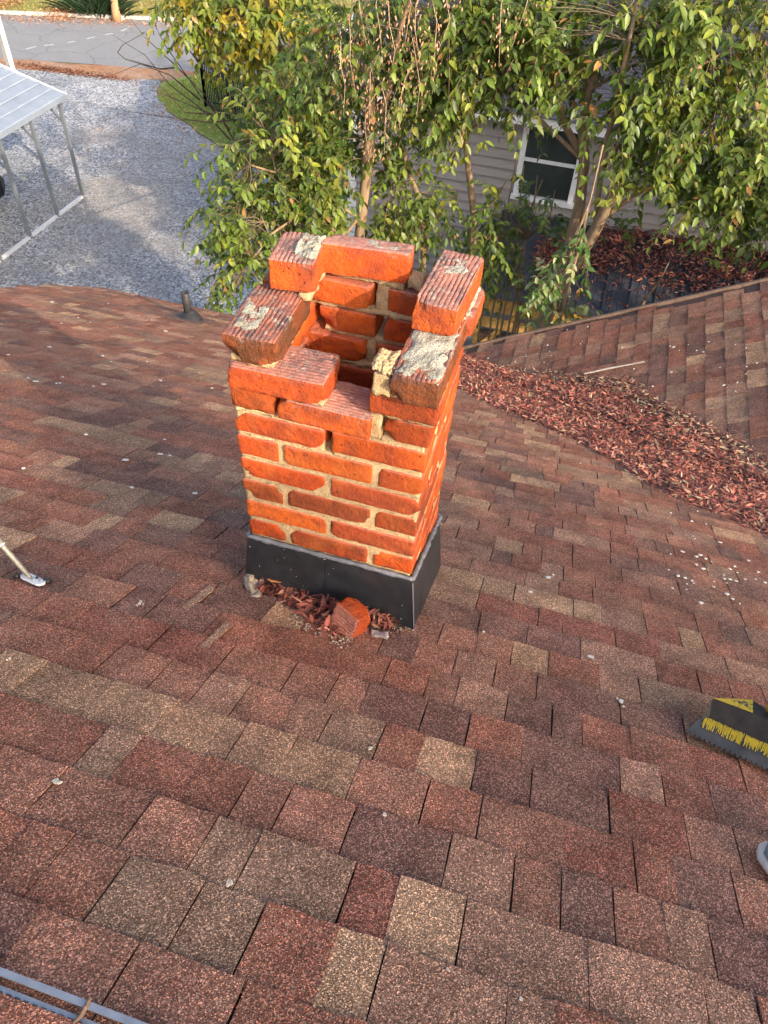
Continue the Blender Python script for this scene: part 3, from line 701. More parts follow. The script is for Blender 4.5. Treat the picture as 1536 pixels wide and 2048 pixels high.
cs_ = MB(); cs_.tube([Vector((CW+e0+.001, -e0-.001, ft(0)-.012)), Vector((CW+e1*.9+.001, -e1-.001, zmain(-e1)+.004))], .0018, 6); cs_.build('corner_fold', M_SEAL, chim)
lp = MB()
for x_ in (.205,):
    q = [Vector(p) for p in fl['front']]; a_ = q[0].lerp(q[1], x_/CW)+Vector((0, -.0022, -.012)); b_ = q[3].lerp(q[2], x_/CW)+Vector((0, -.0022, .004)); lp.bar(a_, b_, .0025, .0012, (0, -1, 0))
lp.build('lap_seam', M_FLASH, chim)
sk = MB(); rk = random.Random(4)
for i in range(18):                                     # pale scratches on the front sheet
    s, t = rk.random(), rk.random()**1.5; q = [Vector(p) for p in fl['front']]
    p = q[0].lerp(q[1], s).lerp(q[3].lerp(q[2], s), t)+Vector((0, -.0042, .001)); L = rk.uniform(.001, .006); d = Vector((rk.uniform(-1, 1), 0, rk.uniform(-1, 1))).normalized()
    sk.bar(p, p+d*L, .0009, .0006, (0, 1, 0))
sk.build('scuff', plain('pale_scratch', (.45, .46, .46), .6), chim)['kind'] = 'stuff'

# ------------------------------------------------------------------ rubble in front of the chimney
def on_main(x, y, h=0.0): return Vector((x, y, zmain(y)))+Vector((0, ST, CT))*h
RED = np.array([(.31, .105, .065), (.21, .08, .055), (.38, .155, .09), (.10, .052, .04), (.43, .23, .14), (.26, .085, .06)])*np.array([1.02, .90, .95])
def soil_mound(name, pts, hts, mat, label, cat):
    pass
n = 46; V = []; Fc = []
for i in range(n+1):
    for j in range(17):
        s, t = i/n, j/16; x = -.015+.45*s; depth = .03+.115*math.exp(-((s-.68)/.22)**2)+.02*math.exp(-((s-.2)/.2)**2)
        y = -.034-depth*t; h = .030*(1-t)**1.1*math.sin(math.pi*min(1, .12+s*.88))**.6+.006*fbm((x*40, y*40, 2), 1, 3)-.004*t-.002
        V.append(on_main(x, y+.012*fbm((x*20, 5, 1), 1, 2)*t, h+.0065))
for i in range(n):
    for j in range(16): Fc.append((i*17+j, i*17+j+1, (i+1)*17+j+1, (i+1)*17+j))
t_ = NT('dark_humus'); c_ = t_.mix(t_.noise(60, 6, .7), (.035, .02, .015), (.16, .08, .055)); g_ = t_.sep(t_.voro(260)); c_ = t_.mix(t_.ramp(g_[0], [(.86, 0.0), (.95, .8)]), c_, (.45, .38, .28)); t_.bump(t_.noise(120, 5, .7), 1.0, .01); M_HUMUS = t_.done(c_, .95, 0, .2)
hum = link('debris_soil', arr_mesh('debris_soil', [tuple(v) for v in V], Fc), M_HUMUS, None, True); tag(hum, 'dark soil and rotted leaf debris heaped against the front flashing', 'debris', None, 'stuff')
m = 900; sx = rng.beta(1.6, 1.5, m); X = .0+.40*sx; dep = (.025+.10*np.exp(-((sx-.62)/.22)**2)); Y = -.036-dep*rng.random(m)**1.2
P = np.array([on_main(x, y, .012+.026*(1-(-y-.036)/max(d, .01))*rng.random()+.006) for x, y, d in zip(X, Y, dep)])
D = rng.normal(0, 1, (m, 3)); D[:, 2] *= .25; N_ = rng.normal(0, .35, (m, 3))+np.array([0, ST, CT]); L = rng.uniform(.008, .042, m)
cc = RED[rng.integers(0, len(RED), m)]*rng.uniform(.6, 1.5, (m, 1))
tag(link('fallen_leaves', leaves_mesh('fallen_leaves', P, D, N_, L, L*rng.uniform(.18, .42, m), cc, .16, .06), M_DRY), 'small heap of curled red leaves against the front of the chimney flashing', 'leaf litter', None, 'stuff')
def crumbs(name, spots, n, spread, size, mat, label, cat, surf):
    mb = MB(); r = random.Random(len(label)*17)
    for (x, y) in spots:
        for _ in range(n):
            a, b = x+r.gauss(0, spread), y+r.gauss(0, spread); s = r.uniform(*size); p = surf(a, b)
            vs = [p+Vector((r.uniform(-1, 1), r.uniform(-1, 1), r.uniform(-.15, .45)))*s for _ in range(6)]
            bm = bmesh.new(); [bm.verts.new(v) for v in vs]; res = bmesh.ops.convex_hull(bm, input=bm.verts); bm.verts.index_update()
            mb.add([v.co for v in bm.verts], [tuple(v.index for v in f.verts) for f in bm.faces]); bm.free()
    return tag(mb.build(name, mat), label, cat, None, 'stuff')
random.seed(3)
M_CHIP = plain('pale_crumb', (.66, .58, .44), .9, 0, .2, 90, .3)
crumbs('mortar_crumbs', [(.20, -.15), (.24, -.16), (.28, -.168), (.31, -.165), (.05, -.055), (.08, -.075), (.02, -.05), (.16, -.12), (.40, -.05), (.43, -.035)], 26, .012, (.0010, .0042), plain('dull_crumb', (.50, .41, .29), .95, 0, .3, 90, .3), 'pale mortar crumbs along the edge of the debris below the chimney', 'rubble', lambda a, b: on_main(a, b, .010))
def mspot(px, py):
    d = Vector(ray(px, py)); n = Vector((0, ST, CT)); c0 = Vector(CAM_LOC); t = (Vector((0, 0, ZR))-c0).dot(n)/d.dot(n); return c0+d*t
def wspot(px, py):
    d = Vector(ray(px, py)); n = Vector((-ST, 0, CT)); c0 = Vector(CAM_LOC); t = (Vector((.3, 0, -2.2))-c0).dot(n)/d.dot(n); return c0+d*t
def flakes(pxs, label, surf_n, spot, mat, size):
    mb = MB(); r = random.Random(len(label))
    for (x, y) in pxs:
        p = spot(x, y)+surf_n*.009; k = r.randint(5, 8); s = r.uniform(*size); a = surf_n.orthogonal().normalized(); b = surf_n.cross(a); st = r.uniform(.6, 1.6)
        ring = [p+(a*math.cos(t)*st+b*math.sin(t))*s*r.uniform(.5, 1.2) for t in [2*math.pi*i/k for i in range(k)]]
        mb.add(ring+[q+surf_n*.0025 for q in ring], [tuple(range(k, 2*k))]+[(i, (i+1) % k, k+(i+1) % k, k+i) for i in range(k)])
    return tag(mb.build('white_flakes', mat), label, 'flakes', None, 'stuff')
NM, NW = Vector((0, ST, CT)), Vector((-ST, 0, CT))
M_FLAKE = plain('white_flake', (.74, .70, .60), .9, 0, .15, 90, .2); rr = random.Random(12)
flakes([(rr.gauss(1415, 55), rr.gauss(1135, 42)) for _ in range(40)]+[(1340, 1030), (1382, 1046), (1410, 1052), (1095, 1160), (1180, 1320), (1240, 1410), (965, 1270), (1060, 1190), (1105, 1155), (1160, 930)], 'cluster of white flakes on the shingles between chimney and leaf filled valley', NM, mspot, M_FLAKE, (.003, .0085))
flakes([(rr.uniform(0, 430), rr.uniform(605, 780)) for _ in range(26)]+[(rr.uniform(40, 420), rr.uniform(800, 1000)) for _ in range(8)], 'white specks sprinkled on the far shingles near the vent pipe', NM, mspot, M_FLAKE, (.005, .012))
flakes([(278, 1214), (281, 1210), (274, 1218), (285, 1216), (118, 1575), (112, 1572), (455, 1780), (460, 1776), (1038, 2008), (767, 1638), (738, 1505), (14, 1328), (20, 1325), (1244, 1420), (1232, 1404), (460, 1380), (456, 1775), (325, 1145), (500, 1160), (893, 1950)], 'few pale crumbs on the near shingles in the foreground', NM, mspot, M_CHIP, (.0025, .006))
flakes([(rr.uniform(960, 1530), rr.uniform(640, 800)) for _ in range(45)], 'tiny pale specks on the wing roof above the leaf pile', NW, wspot, M_FLAKE, (.003, .009))
fr = thing('broken_brick', on_main(.305, -.085, .01), 'broken red brick end lying in the debris below the chimney', 'brick')
fb = brick(-.038, .038, -.036, .036, -.004, .062, seed=79, groove='x', weather=.12, dust=.55, chip=1.3, soot=.25, name='brick_body', parent=None, rough=1.4)
fb.parent = fr; fb.matrix_basis = Matrix.Rotation(-.55, 4, 'Z') @ Matrix.Rotation(R(66), 4, 'X') @ Matrix.Rotation(R(6), 4, 'Y') @ Matrix.Translation((0, 0, -.01)); fb.location += Vector((0, 0.0, .034))
ch = rough_block('mortar_lump', [((-.024, -.008, 0), (.024, .010, .014))], plain('grey_lump', (.42, .35, .31), .95, 0, .3, 60, .4), None, .006, .006, 8)
ch.matrix_world = Matrix.Translation(on_main(.375, -.105, .008)) @ Matrix.Rotation(.15, 4, 'Z'); tag(ch, 'small pinkish grey mortar lump beside the broken brick', 'mortar lump')
ch = rough_block('mortar_lump', [((-.042, -.011, 0), (.042, .013, .020)), ((-.045, -.006, .008), (-.015, .012, .026))], plain('brown_lump', (.36, .28, .19), .95, 0, .4, 60, .4), None, .009, .006, 18)
ch.matrix_world = Matrix.Translation(on_main(.012, -.055, .008)) @ Matrix.Rotation(-.85, 4, 'Z'); tag(ch, 'knobbly brown mortar lump at the chimney corner above the leaf debris', 'mortar lump')
p0 = on_main(.045, -.046, .045); lf = leaves_mesh('orange_leaf', np.array([p0]), np.array([[1, .08, .10]]), np.array([[0.1, -.6, .7]]), [.055], [.013], np.array([(.55, .20, .06)]), .3, .1)
tag(link('orange_leaf', lf, M_DRY), 'single bright orange leaf leaning on the black flashing', 'leaf')

# ------------------------------------------------------------------ leaves that fill the valley
S_ = np.array([-3.0, -2.82, -2.5, -2.08, -1.6, -1.3, -1.04, -.55, -.21, .1, .6, 1.6])
NEAR = np.array([-.30, -.42, -.58, -.70, -.71, -.66, -.61, -.72, -.80, -.72, -.70, -.6])
FAR = np.array([-.02, -.02, .08, .18, .33, .24, .22, .15, .11, .10, .10, .08])
def vz(s, o):
    x = VALLEY/2+(s+o)/2**.5; y = VALLEY/2+(o-s)/2**.5
    return x, y, np.where(o < 0, ZR-TT*y, -2.2+TT*(x-.3))
def mound(s, o):
    a, b = np.interp(s, S_, NEAR), np.interp(s, S_, FAR); t = np.clip((o-a)/(b-a), 0, 1)
    x, y, z = vz(s, o)
    flat = .030*np.sin(np.pi*t)**.7+.10*np.exp(-(o/.16)**2)*np.sin(np.pi*t)
    return x, y, z+flat
ns, no = 150, 34; V = []; Fc = []
for i in range(ns+1):
    s = -2.95+(4.4)*i/ns; a, b = np.interp(s, S_, NEAR), np.interp(s, S_, FAR)
    a += .05*fbm((s*4, 1, 1), 1, 3); b += .05*fbm((s*4, 7, 1), 1, 3)
    for j in range(no+1):
        x, y, z = mound(s, a+(b-a)*j/no); V.append((float(x), float(y), float(z)+.012*fbm((float(x)*9, float(y)*9, 0), 1, 3)+.001))
for i in range(ns):
    for j in range(no): Fc.append((i*(no+1)+j, (i+1)*(no+1)+j, (i+1)*(no+1)+j+1, i*(no+1)+j+1))
tag(link('leaf_mould', arr_mesh('leaf_mould', V, Fc), M_HUMUS, None, True), 'dark leaf mould packed under the red leaves in the roof valley', 'leaf mould', None, 'stuff')
m = 42000; s = rng.uniform(-2.95, 1.0, m); a, b = np.interp(s, S_, NEAR), np.interp(s, S_, FAR); t = rng.uniform(-.04, 1.05, m)+rng.normal(0, .02, m)
ea = np.array([fbm((q*4, 1, 1), 1, 3) for q in s])*.05
x, y, z = mound(s, a+ea+(b-a)*t); hgt = rng.random(m)*.016+.006
P = np.c_[x, y, z+hgt]
D = rng.normal(0, 1, (m, 3)); D[:, 2] *= .2; D[:, 2] -= .15*D[:, 1]; N_ = rng.normal(0, .26, (m, 3)); N_[:, 2] += 1; L = rng.uniform(.015, .048, m)
patch = np.array([fbm((q[0]*2.6, q[1]*2.6, 0), 1, 3) for q in P])
cc = RED[rng.integers(0, len(RED), m)]*rng.uniform(.55, 1.5, (m, 1))*(1.05+.8*patch)[:, None]
pale = (rng.random(m) < .06) | ((t > .9) & (rng.random(m) < .35)); cc[pale] = np.array([.46, .33, .2])*rng.uniform(.7, 1.2, (pale.sum(), 1))
tag(link('fallen_leaves', leaves_mesh('fallen_leaves', P, D, N_, L, L*rng.uniform(.18, .36, m), cc, .14, .06), M_DRY), 'deep drift of dry red leaves filling the roof valley', 'leaf litter', None, 'stuff')
for pts, lab in [([(1170, 752), (1215, 742), (1290, 728)], 'pale bare twig lying on the wing roof above the leaf drift'), ([(1262, 880), (1282, 850), (1287, 835)], 'thin pale twig sticking out of the leaf drift')]:
    tb = MB(); tb.tube([wspot(*p)+NW*(.02+.05*(i == 2 and 'sticking' in lab)) for i, p in enumerate(pts)], [.006, .007, .004], 6); tag(tb.build('twig', plain('pale_twig', (.48, .42, .34), .9)), lab, 'twig')

# ------------------------------------------------------------------ small things on the roof
vb = mspot(380, 640); vp_ = thing('vent_pipe', vb, 'grey plumbing vent pipe with black rubber boot near the eave', 'vent pipe')
pb = MB(); pb.lathe(vb+Vector((-.005, 0, -.02)), [(.031, 0), (.031, .265), (.026, .268), (.026, .20)], 18); pb.build('pipe', M_PIPE, vp_, True)
bb = MB(); bb.lathe(vb+Vector((0, 0, -.01)), [(.105, -.03), (.10, .015), (.085, .04), (.079, .045), (.062, .066), (.056, .068), (.042, .09), (.034, .095)], 24, (0, .22, 1)); bb.build('rubber_boot', M_RUBBER, vp_, True)
bp = MB(); q = [vb+Vector((1, 0, 0))*a+Vector((0, CT, -ST))*b+NM*.013 for a, b in [(-.16, -.17), (.16, -.17), (.16, .16), (-.16, .16)]]; bp.add(q+[v-NM*.006 for v in q], [(0, 1, 2, 3), (0, 4, 5, 1), (1, 5, 6, 2), (2, 6, 7, 3), (3, 7, 4, 0)]); bp.build('base_plate', M_SH if False else plain('brown_plate', (.16, .09, .07), .9), vp_)
# mast brace foot
fb_ = mspot(66, 1168); mast = thing('mast_brace', fb_, 'khaki metal mast brace bolted through a white foot plate', 'mast brace')
def foot(a, b, h): return fb_+Vector((1, 0, 0))*a+Vector((0, CT, -ST))*b+NM*h
ring = []
for k in range(24):
    t = 2*math.pi*k/24; cx = .022 if math.cos(t) > 0 else -.022; a, b = cx+.0135*math.cos(t), .0135*math.sin(t); ca, sa = math.cos(-.22), math.sin(-.22); ring.append((a*ca-b*sa, a*sa+b*ca))
fp = MB(); fp.add([foot(a, b, .010) for a, b in ring]+[foot(a, b, .0155) for a, b in ring], [tuple(range(24, 48))]+[(i, (i+1) % 24, 24+(i+1) % 24, 24+i) for i in range(24)]); fp.build('foot_plate', M_WHITE, mast)
tar = MB()
for (a, b, s) in [(-.026, .006, .006), (.024, .008, .008), (.031, .014, .007), (.006, .006, .005), (-.042, -.004, .006)]: tar.lathe(foot(a, b, .009), [(s*1.3, 0), (s*1.1, .004), (s*.7, .0085), (s*.25, .0105)], 10, tuple(NM))
tar.build('tar_blob', M_TAR, mast, True)
top = Vector(CAM_LOC)+Vector(ray(0, 1086))*(float((np.array(fb_)-CAM_LOC)@AX_F)-.05); dirp = (top-foot(-.004, 0, .012)).normalized(); p0 = foot(-.004, -.0, .012); p1 = p0+dirp*.95
tb = MB(); tb.tube([p0, p0+dirp*.015, p0+dirp*.04, p1], [.004, .0055, .0062, .0062], 14); tb.build('brace_tube', M_KHAKI, mast, True)
tb = MB(); tb.tube([p0+dirp*.105, p0+dirp*.135, p0+dirp*.95], [.0082, .0082, .0080], 14); tb.build('outer_tube', M_KHAKI, mast, True)
for k in (.108, .13):
    tb = MB(); tb.tube([p0+dirp*k, p0+dirp*(k+.003)], .0094, 14); tb.build('collar', M_WHITE, mast, True)
for (a, b) in [(-.026, .0), (.022, -.001), (.004, -.004)]:
    bt = MB(); bt.lathe(foot(a, b, .015), [(.0052, 0), (.0052, .005), (.003, .006)], 6, tuple(NM)); bt.build('bolt', M_ALU, mast)
# lifted slivers of shingle
for (pts, lab) in [([(362, 1222), (418, 1180), (428, 1188), (375, 1229)], 'thin curled tan shingle sliver beside the chimney debris'), ([(398, 1300), (450, 1255), (462, 1262), (410, 1306)], 'narrow brown shingle sliver between two courses in the foreground')]:
    q = [mspot(*p)+NM*(.011+.005*(i in (1, 2))) for i, p in enumerate(pts)]
    me = arr_mesh('shingle_sliver', [tuple(v) for v in q]+[tuple(v-NM*.004) for v in q], [(0, 3, 2, 1), (0, 1, 5, 4), (1, 2, 6, 5), (2, 3, 7, 6), (3, 0, 4, 7)], np.tile((.36, .21, .13), (8, 1)))
    tag(link('shingle_sliver', me, M_SH), lab, 'shingle')
# roofing shovel
t_ = NT('worn_yellow_paint'); f_ = t_.noise(34, 6, .75, t_.scale_vec((1, 1, 1))); c_ = t_.mix(t_.ramp(f_, [(.38, 0.0), (.44, 1.0)]), (.045, .04, .035), (.62, .42, .02)); M_YEL = t_.done(c_, .55, .1)
sh0 = mspot(1450, 1490); shv = thing('roofing_shovel', sh0, 'worn yellow and grey toothed roofing shovel lying on the shingles', 'shovel')
A = mspot(1366, 1476); B = mspot(1536, 1556); ud = (B-A).normalized(); vd = NM.cross(ud).normalized()
if vd.y < 0: vd = -vd
def sp(a, b, h): return A+ud*a+vd*b+NM*(.012+h)
bl = MB(); nt_ = 22; WB = .24; edge = []
for i in range(nt_): edge += [(i*WB/nt_, 0), (i*WB/nt_+WB/nt_*.62, 0), (i*WB/nt_+WB/nt_*.66, .005), (i*WB/nt_+WB/nt_*.96, .005)]
out = edge+[(WB, .0), (WB-.015, .075), (.018, .062)]; k = len(out)
bl.add([sp(a, b, .002+b*.35) for a, b in out]+[sp(a, b, .005+b*.35) for a, b in out], [tuple(range(k, 2*k)), tuple(reversed(range(k)))]+[(i, (i+1) % k, k+(i+1) % k, k+i) for i in range(k)])
bl.build('blade', M_STEEL, shv)
wd = MB(); wd.add([sp(.018, .045, .018), sp(.225, .045, .018), sp(.215, .07, .030), (sp(.026, .066, .030)), sp(.024, .085, .066), sp(.225, .09, .075), sp(.10, .135, .078), sp(.075, .125, .06)],
    [(0, 1, 2, 3), (3, 2, 5, 4), (4, 5, 6, 7), (0, 3, 4), (0, 4, 7), (1, 5, 2), (1, 6, 5)])
wd.build('blade_shoulder', plain('grimy_steel', (.026, .020, .016), .7, .1, .5, 40, .3), shv)
ys = MB(); rs = random.Random(9)
for i in range(420):
    a_ = rs.uniform(.024, .226); top_b = .060+rs.uniform(-.003, .004); L_ = abs(rs.gauss(0, .015))+.005; w_ = rs.uniform(.0008, .0022)
    h_ = lambda b: .0078+b*.35 if b < .046 else .0200+(b-.045)*.46
    ys.add([sp(a_, top_b, h_(top_b)), sp(a_+w_, top_b, h_(top_b)), sp(a_+w_, max(.028, top_b-L_), h_(max(.028, top_b-L_))), sp(a_, max(.028, top_b-L_), h_(max(.028, top_b-L_)))], [(0, 1, 2, 3)])
ys.build('paint_streak', plain('yellow_paint', (.62, .43, .02), .55, 0, .2, 60, .1), shv)['kind'] = 'stuff'
ys = MB(); ys.add([sp(.024, .0855, .0672), sp(.11, .088, .072), sp(.101, .1352, .0795), sp(.074, .1252, .0615)], [(0, 1, 2, 3)]); ys.build('yellow_band', M_YEL, shv)
sc_ = MB(); sc_.tube([sp(.15, .10, .085), sp(.17, .13, .098), sp(.21, .20, .13)], [.024, .021, .019], 16); sc_.build('socket', M_YEL, shv, True)
hd = MB(); hd.tube([sp(.20, .18, .12), sp(.55, .80, .40)], .0165, 14); hd.build('handle', plain('ash_wood', (.45, .30, .16), .6), shv, True)
# shoe at the edge of the view
s0 = mspot(1509, 1722); shoe = thing('shoe', s0, 'grey suede work shoe with off white sole planted on the shingles', 'shoe')
fwd = Vector((-.80, .42, 0)); fwd = (fwd-NM*fwd.dot(NM)).normalized(); sd2 = NM.cross(fwd)
def shoe_loft(name, rows, mat):
    vs, fs = [], []; n = 20
    for (a, wl, h0, h1, c) in rows:
        for k in range(n):
            t = 2*math.pi*k/n; cx, sz = math.cos(t), math.sin(t); ex = lambda v: math.copysign(abs(v)**.7, v)
            vs.append(s0+fwd*(a-.015)+sd2*(ex(cx)*wl+c)+NM*(.009+h0+(h1-h0)*(ex(sz)+1)/2))
    for i in range(len(rows)-1):
        for k in range(n): fs.append((i*n+k, i*n+(k+1) % n, (i+1)*n+(k+1) % n, (i+1)*n+k))
    fs += [tuple(reversed(range(n))), tuple((len(rows)-1)*n+k for k in range(n))]
    return MB().add(vs, fs).build(name, mat, shoe, True)
shoe_loft('sole', [(-.272, .010, 0, .028, 0), (-.265, .028, 0, .03, 0), (-.22, .036, 0, .032, 0), (-.12, .034, 0, .028, .002), (-.05, .046, 0, .026, .003), (-.01, .042, .002, .026, 0), (.012, .026, .006, .026, -.004), (.019, .008, .010, .024, -.006)], plain('off_white_sole', (.62, .56, .48), .7, 0, .12, 40, .2))
shoe_loft('upper', [(-.266, .012, .03, .07, 0), (-.255, .028, .028, .10, 0), (-.21, .034, .028, .105, 0), (-.15, .036, .026, .09, .001), (-.09, .041, .024, .065, .003), (-.04, .042, .022, .055, .003), (-.005, .034, .022, .046, 0), (.008, .018, .022, .036, -.003)], plain('grey_suede', (.20, .22, .23), .9, 0, .25, 60, .3))
la = MB()
for i in range(4): la.bar(s0+fwd*(-.10-.025*i)+sd2*-.024+NM*(.086+.012*i), s0+fwd*(-.10-.025*i)+sd2*.026+NM*(.086+.012*i), .007, .004, tuple(NM))
la.build('lace', M_WHITE, shoe)

# ================================================================== NEIGHBOUR'S HOUSE
NY = 12.0; NX0, NX1 = -3.62, 9.0; NEZ = -3.02
nb = thing('neighbour_house', (2, 16, G), 'taupe sided house with white trim and dark grey roof behind the trees', 'house')
wm = MB(); wm.box((NX0+.02, NY+.03, G), (NX1, 21, NEZ)); wm.build('wall', M_SIDE, nb)
wx0, wx1, wz0, wz1 = -.56, .30, -4.31, -3.19
lap = .165; z = G+.1
while z < NEZ-.12:
    for (a, b) in ([(NX0, NX1)] if (z+lap < wz0-.03 or z > wz1+.05) else [(NX0, wx0-.09), (wx1+.09, NX1)]):
        m_ = MB(); m_.add([(a, NY-.034, z), (b, NY-.034, z), (b, NY+.020, z+lap+.01), (a, NY+.020, z+lap+.01), (a, NY+.028, z-.004), (b, NY+.028, z-.004)], [(0, 1, 2, 3), (4, 5, 1, 0)]); m_.build('siding_board', M_SIDE, nb)
    z += lap
MB().box((NX0-.06, NY-.03, G), (NX0+.10, NY+.06, NEZ)).build('corner_board', M_WHITE, nb)
win = MB(); 
for a, b in [((wx0-.09, NY-.04, wz0-.02), (wx0, NY+.03, wz1+.0)), ((wx1, NY-.04, wz0-.02), (wx1+.09, NY+.03, wz1+.0)), ((wx0-.09, NY-.042, wz1), (wx1+.09, NY+.03, wz1+.09)), ((wx0-.12, NY-.07, wz0-.10), (wx1+.12, NY+.03, wz0-.02))]: win.box(a, b)
wo = win.build('window_frame', M_WHITE, nb)
zm = (wz0+wz1)/2+.02
MB().box((wx0, NY-.02, zm-.03), (wx1, NY+.02, zm+.03)).build('sash_rail', M_WHITE, wo)
for a, b in [(wz0, zm-.03), (zm+.03, wz1)]: MB().box((wx0, NY-.002-(.006 if a > zm else 0), a), (wx1, NY+.012, b)).build('pane', M_GLASS, wo)
MB().box((NX0-.3, NY-.38, NEZ-.06), (NX1, NY-.30, NEZ+.10)).build('gutter', M_WHITE, nb)
MB().box((NX0-.3, NY-.32, NEZ-.03), (NX1, NY+.1, NEZ-.01)).build('soffit', M_WHITE, nb)
NP = math.tan(R(24)); v0 = Vector((0, NY-.42, NEZ+.10)); ln = math.hypot(4.8, 4.8*NP)
for i in range(22):
    y0, y1 = NY-.42+i*.23, NY-.42+(i+1)*.23+.03; off = .012
    x = NX0-.32-random.uniform(0, .5); k = 0
    lowx = NX0-.32
    m_ = MB()
    if i < 16:
        while x < NX1:
            wdt = random.choice([.28, .33, .38]); a, b = max(x, lowx), min(x+wdt-.006, NX1); hh = random.choice([.0, .006])
            if b > a: m_ = MB(); m_.add([(a, y0, NEZ+.10+(y0-(NY-.42))*NP+off+hh), (b, y0, NEZ+.10+(y0-(NY-.42))*NP+off+hh), (b, y1, NEZ+.10+(y1-(NY-.42))*NP), (a, y1, NEZ+.10+(y1-(NY-.42))*NP), (a, y0, NEZ+.10+(y0-(NY-.42))*NP-.01), (b, y0, NEZ+.10+(y0-(NY-.42))*NP-.01)], [(0, 1, 2, 3), (4, 5, 1, 0)]); m_.build('shingle', M_GREYSH, nb) if b < 4.2 else None
            x += wdt
rm = MB(); rm.add([(NX0-.32, NY-.42, NEZ+.09), (NX1, NY-.42, NEZ+.09), (NX1, 16.5, NEZ+.09+4.92*NP), (NX0-.32, 16.5, NEZ+.09+4.92*NP), (NX0-.32, 21.4, NEZ+.09), (NX1, 21.4, NEZ+.09)], [(0, 1, 2, 3), (3, 2, 5, 4)]); rm.build('roof', M_GREYSH, nb)
gm = MB(); gm.add([(NX0+.02, NY+.03, NEZ), (NX0+.02, 21, NEZ), (NX0+.02, 16.5, NEZ+4.4*NP)], [(0, 1, 2)]); gm.build('gable', M_SIDE, nb)
MB().bar((NX0-.33, NY-.42, NEZ+.02), (NX0-.33, 16.5, NEZ+.02+4.92*NP), .03, .16).build('rake_board', M_WHITE, nb)
# porch with black metal roof
PX0, PX1, PYE, PYT, PZE, PZT = -.78, 6.0, 9.9, NY-.01, -5.16, -4.66
porch = thing('porch', (1.5, 11, G), 'porch with ribbed black metal roof and yellow pine frame below the window', 'porch')
pw = .40; x = PX0
while x < PX1:
    m_ = MB(); z_ = lambda y: PZE+(PZT-PZE)*(y-PYE)/(PYT-PYE)
    prof = [(0, 0), (.02, .0), (.032, .032), (.052, .032), (.064, 0), (.15, 0), (.158, .007), (.172, .007), (.18, 0), (.27, 0), (.278, .007), (.292, .007), (.30, 0), (pw, 0)]
    vs = [(x+a, PYE, z_(PYE)+h) for a, h in prof]+[(x+a, PYT, z_(PYT)+h) for a, h in prof]; k = len(prof)
    m_.add(vs, [(i, i+1, k+i+1, k+i) for i in range(k-1)]); m_.build('roof_panel', M_BLACKROOF, porch); x += pw
MB().box((PX0+.02, PYE+.12, PZE-.33), (PX1, PYE+.17, PZE-.06)).build('beam', M_PINE, porch)
MB().box((PX0+.02, PYE+.06, PZE-.60), (PX1, PYE+.10, PZE-.42)).build('beam', M_PINE, porch)
for i in range(13):
    xx = PX0+.10+i*.52; MB().bar((xx, PYE+.02, PZE-.06), (xx, PYT, PZT-.06), .045, .09).build('rafter', M_PINE, porch)
for xx in (PX0+.1, PX0+2.7, PX0+5.2): MB().box((xx-.05, PYE+.18, G), (xx+.05, PYE+.28, PZE-.06)).build('post', M_PINE, porch)
MB().bar((PX0+.15, PYE+.22, PZE-1.15), (PX0+.75, PYE+.22, PZE-.35), .05, .09).build('knee_brace', M_PINE, porch)
t_ = NT('porch_brick'); bt_ = t_.n('TexBrick'); bt_.inputs['Scale'].default_value = 1; bt_.inputs['Color1'].default_value = (.16, .06, .04, 1); bt_.inputs['Color2'].default_value = (.22, .09, .06, 1); bt_.inputs['Mortar'].default_value = (.1, .09, .08, 1)
bt_.inputs['Brick Width'].default_value = .22; bt_.inputs['Row Height'].default_value = .08; bt_.inputs['Mortar Size'].default_value = .012
cx_ = t_.n('CombineXYZ'); sp_ = t_.n('SeparateXYZ'); t_.t.links.new(t_.pos, sp_.inputs[0]); t_.t.links.new(sp_.outputs[0], cx_.inputs[0]); t_.t.links.new(sp_.outputs[2], cx_.inputs[1]); t_.t.links.new(cx_.outputs[0], bt_.inputs['Vector'])
MB().box((PX0+.1, PYE+.55, G), (PX1, PYE+.62, PZE-1.0)).build('knee_wall', t_.done(bt_.outputs[0], .9), porch)
m = 5200; X = rng.uniform(.0, 5.0, m); u = rng.beta(2.2, 1.3, m); u = np.clip(u*(.55+.45*np.clip((X-.2)/1.2, 0, 1))+np.where(X < .5, .3, .12)*rng.random(m), 0, .99); Y = PYE+(PYT-PYE)*u
thin = (u < .45) & (rng.random(m) > .30+.25*np.array([fbm((a*2, b*2, 0), 1, 2) for a, b in zip(X, Y)])); X, Y, u = X[~thin], Y[~thin], u[~thin]; m = len(X)
P = np.c_[X, Y, PZE+(PZT-PZE)*u+.03+rng.random(m)*.10*np.clip((u-.35)*2, 0.05, 1)]
D = rng.normal(0, 1, (m, 3)); D[:, 2] *= .4; N_ = rng.normal(0, .5, (m, 3)); N_[:, 2] += 1; L = rng.uniform(.06, .12, m)
tag(link('fallen_leaves', leaves_mesh('fallen_leaves', P, D, N_, L, L*.3, RED[rng.integers(0, 6, m)]*rng.uniform(.6, 1.4, (m, 1)), .3, .12), M_DRY), 'dry red leaves piled on the black metal porch roof', 'leaf litter', None, 'stuff')

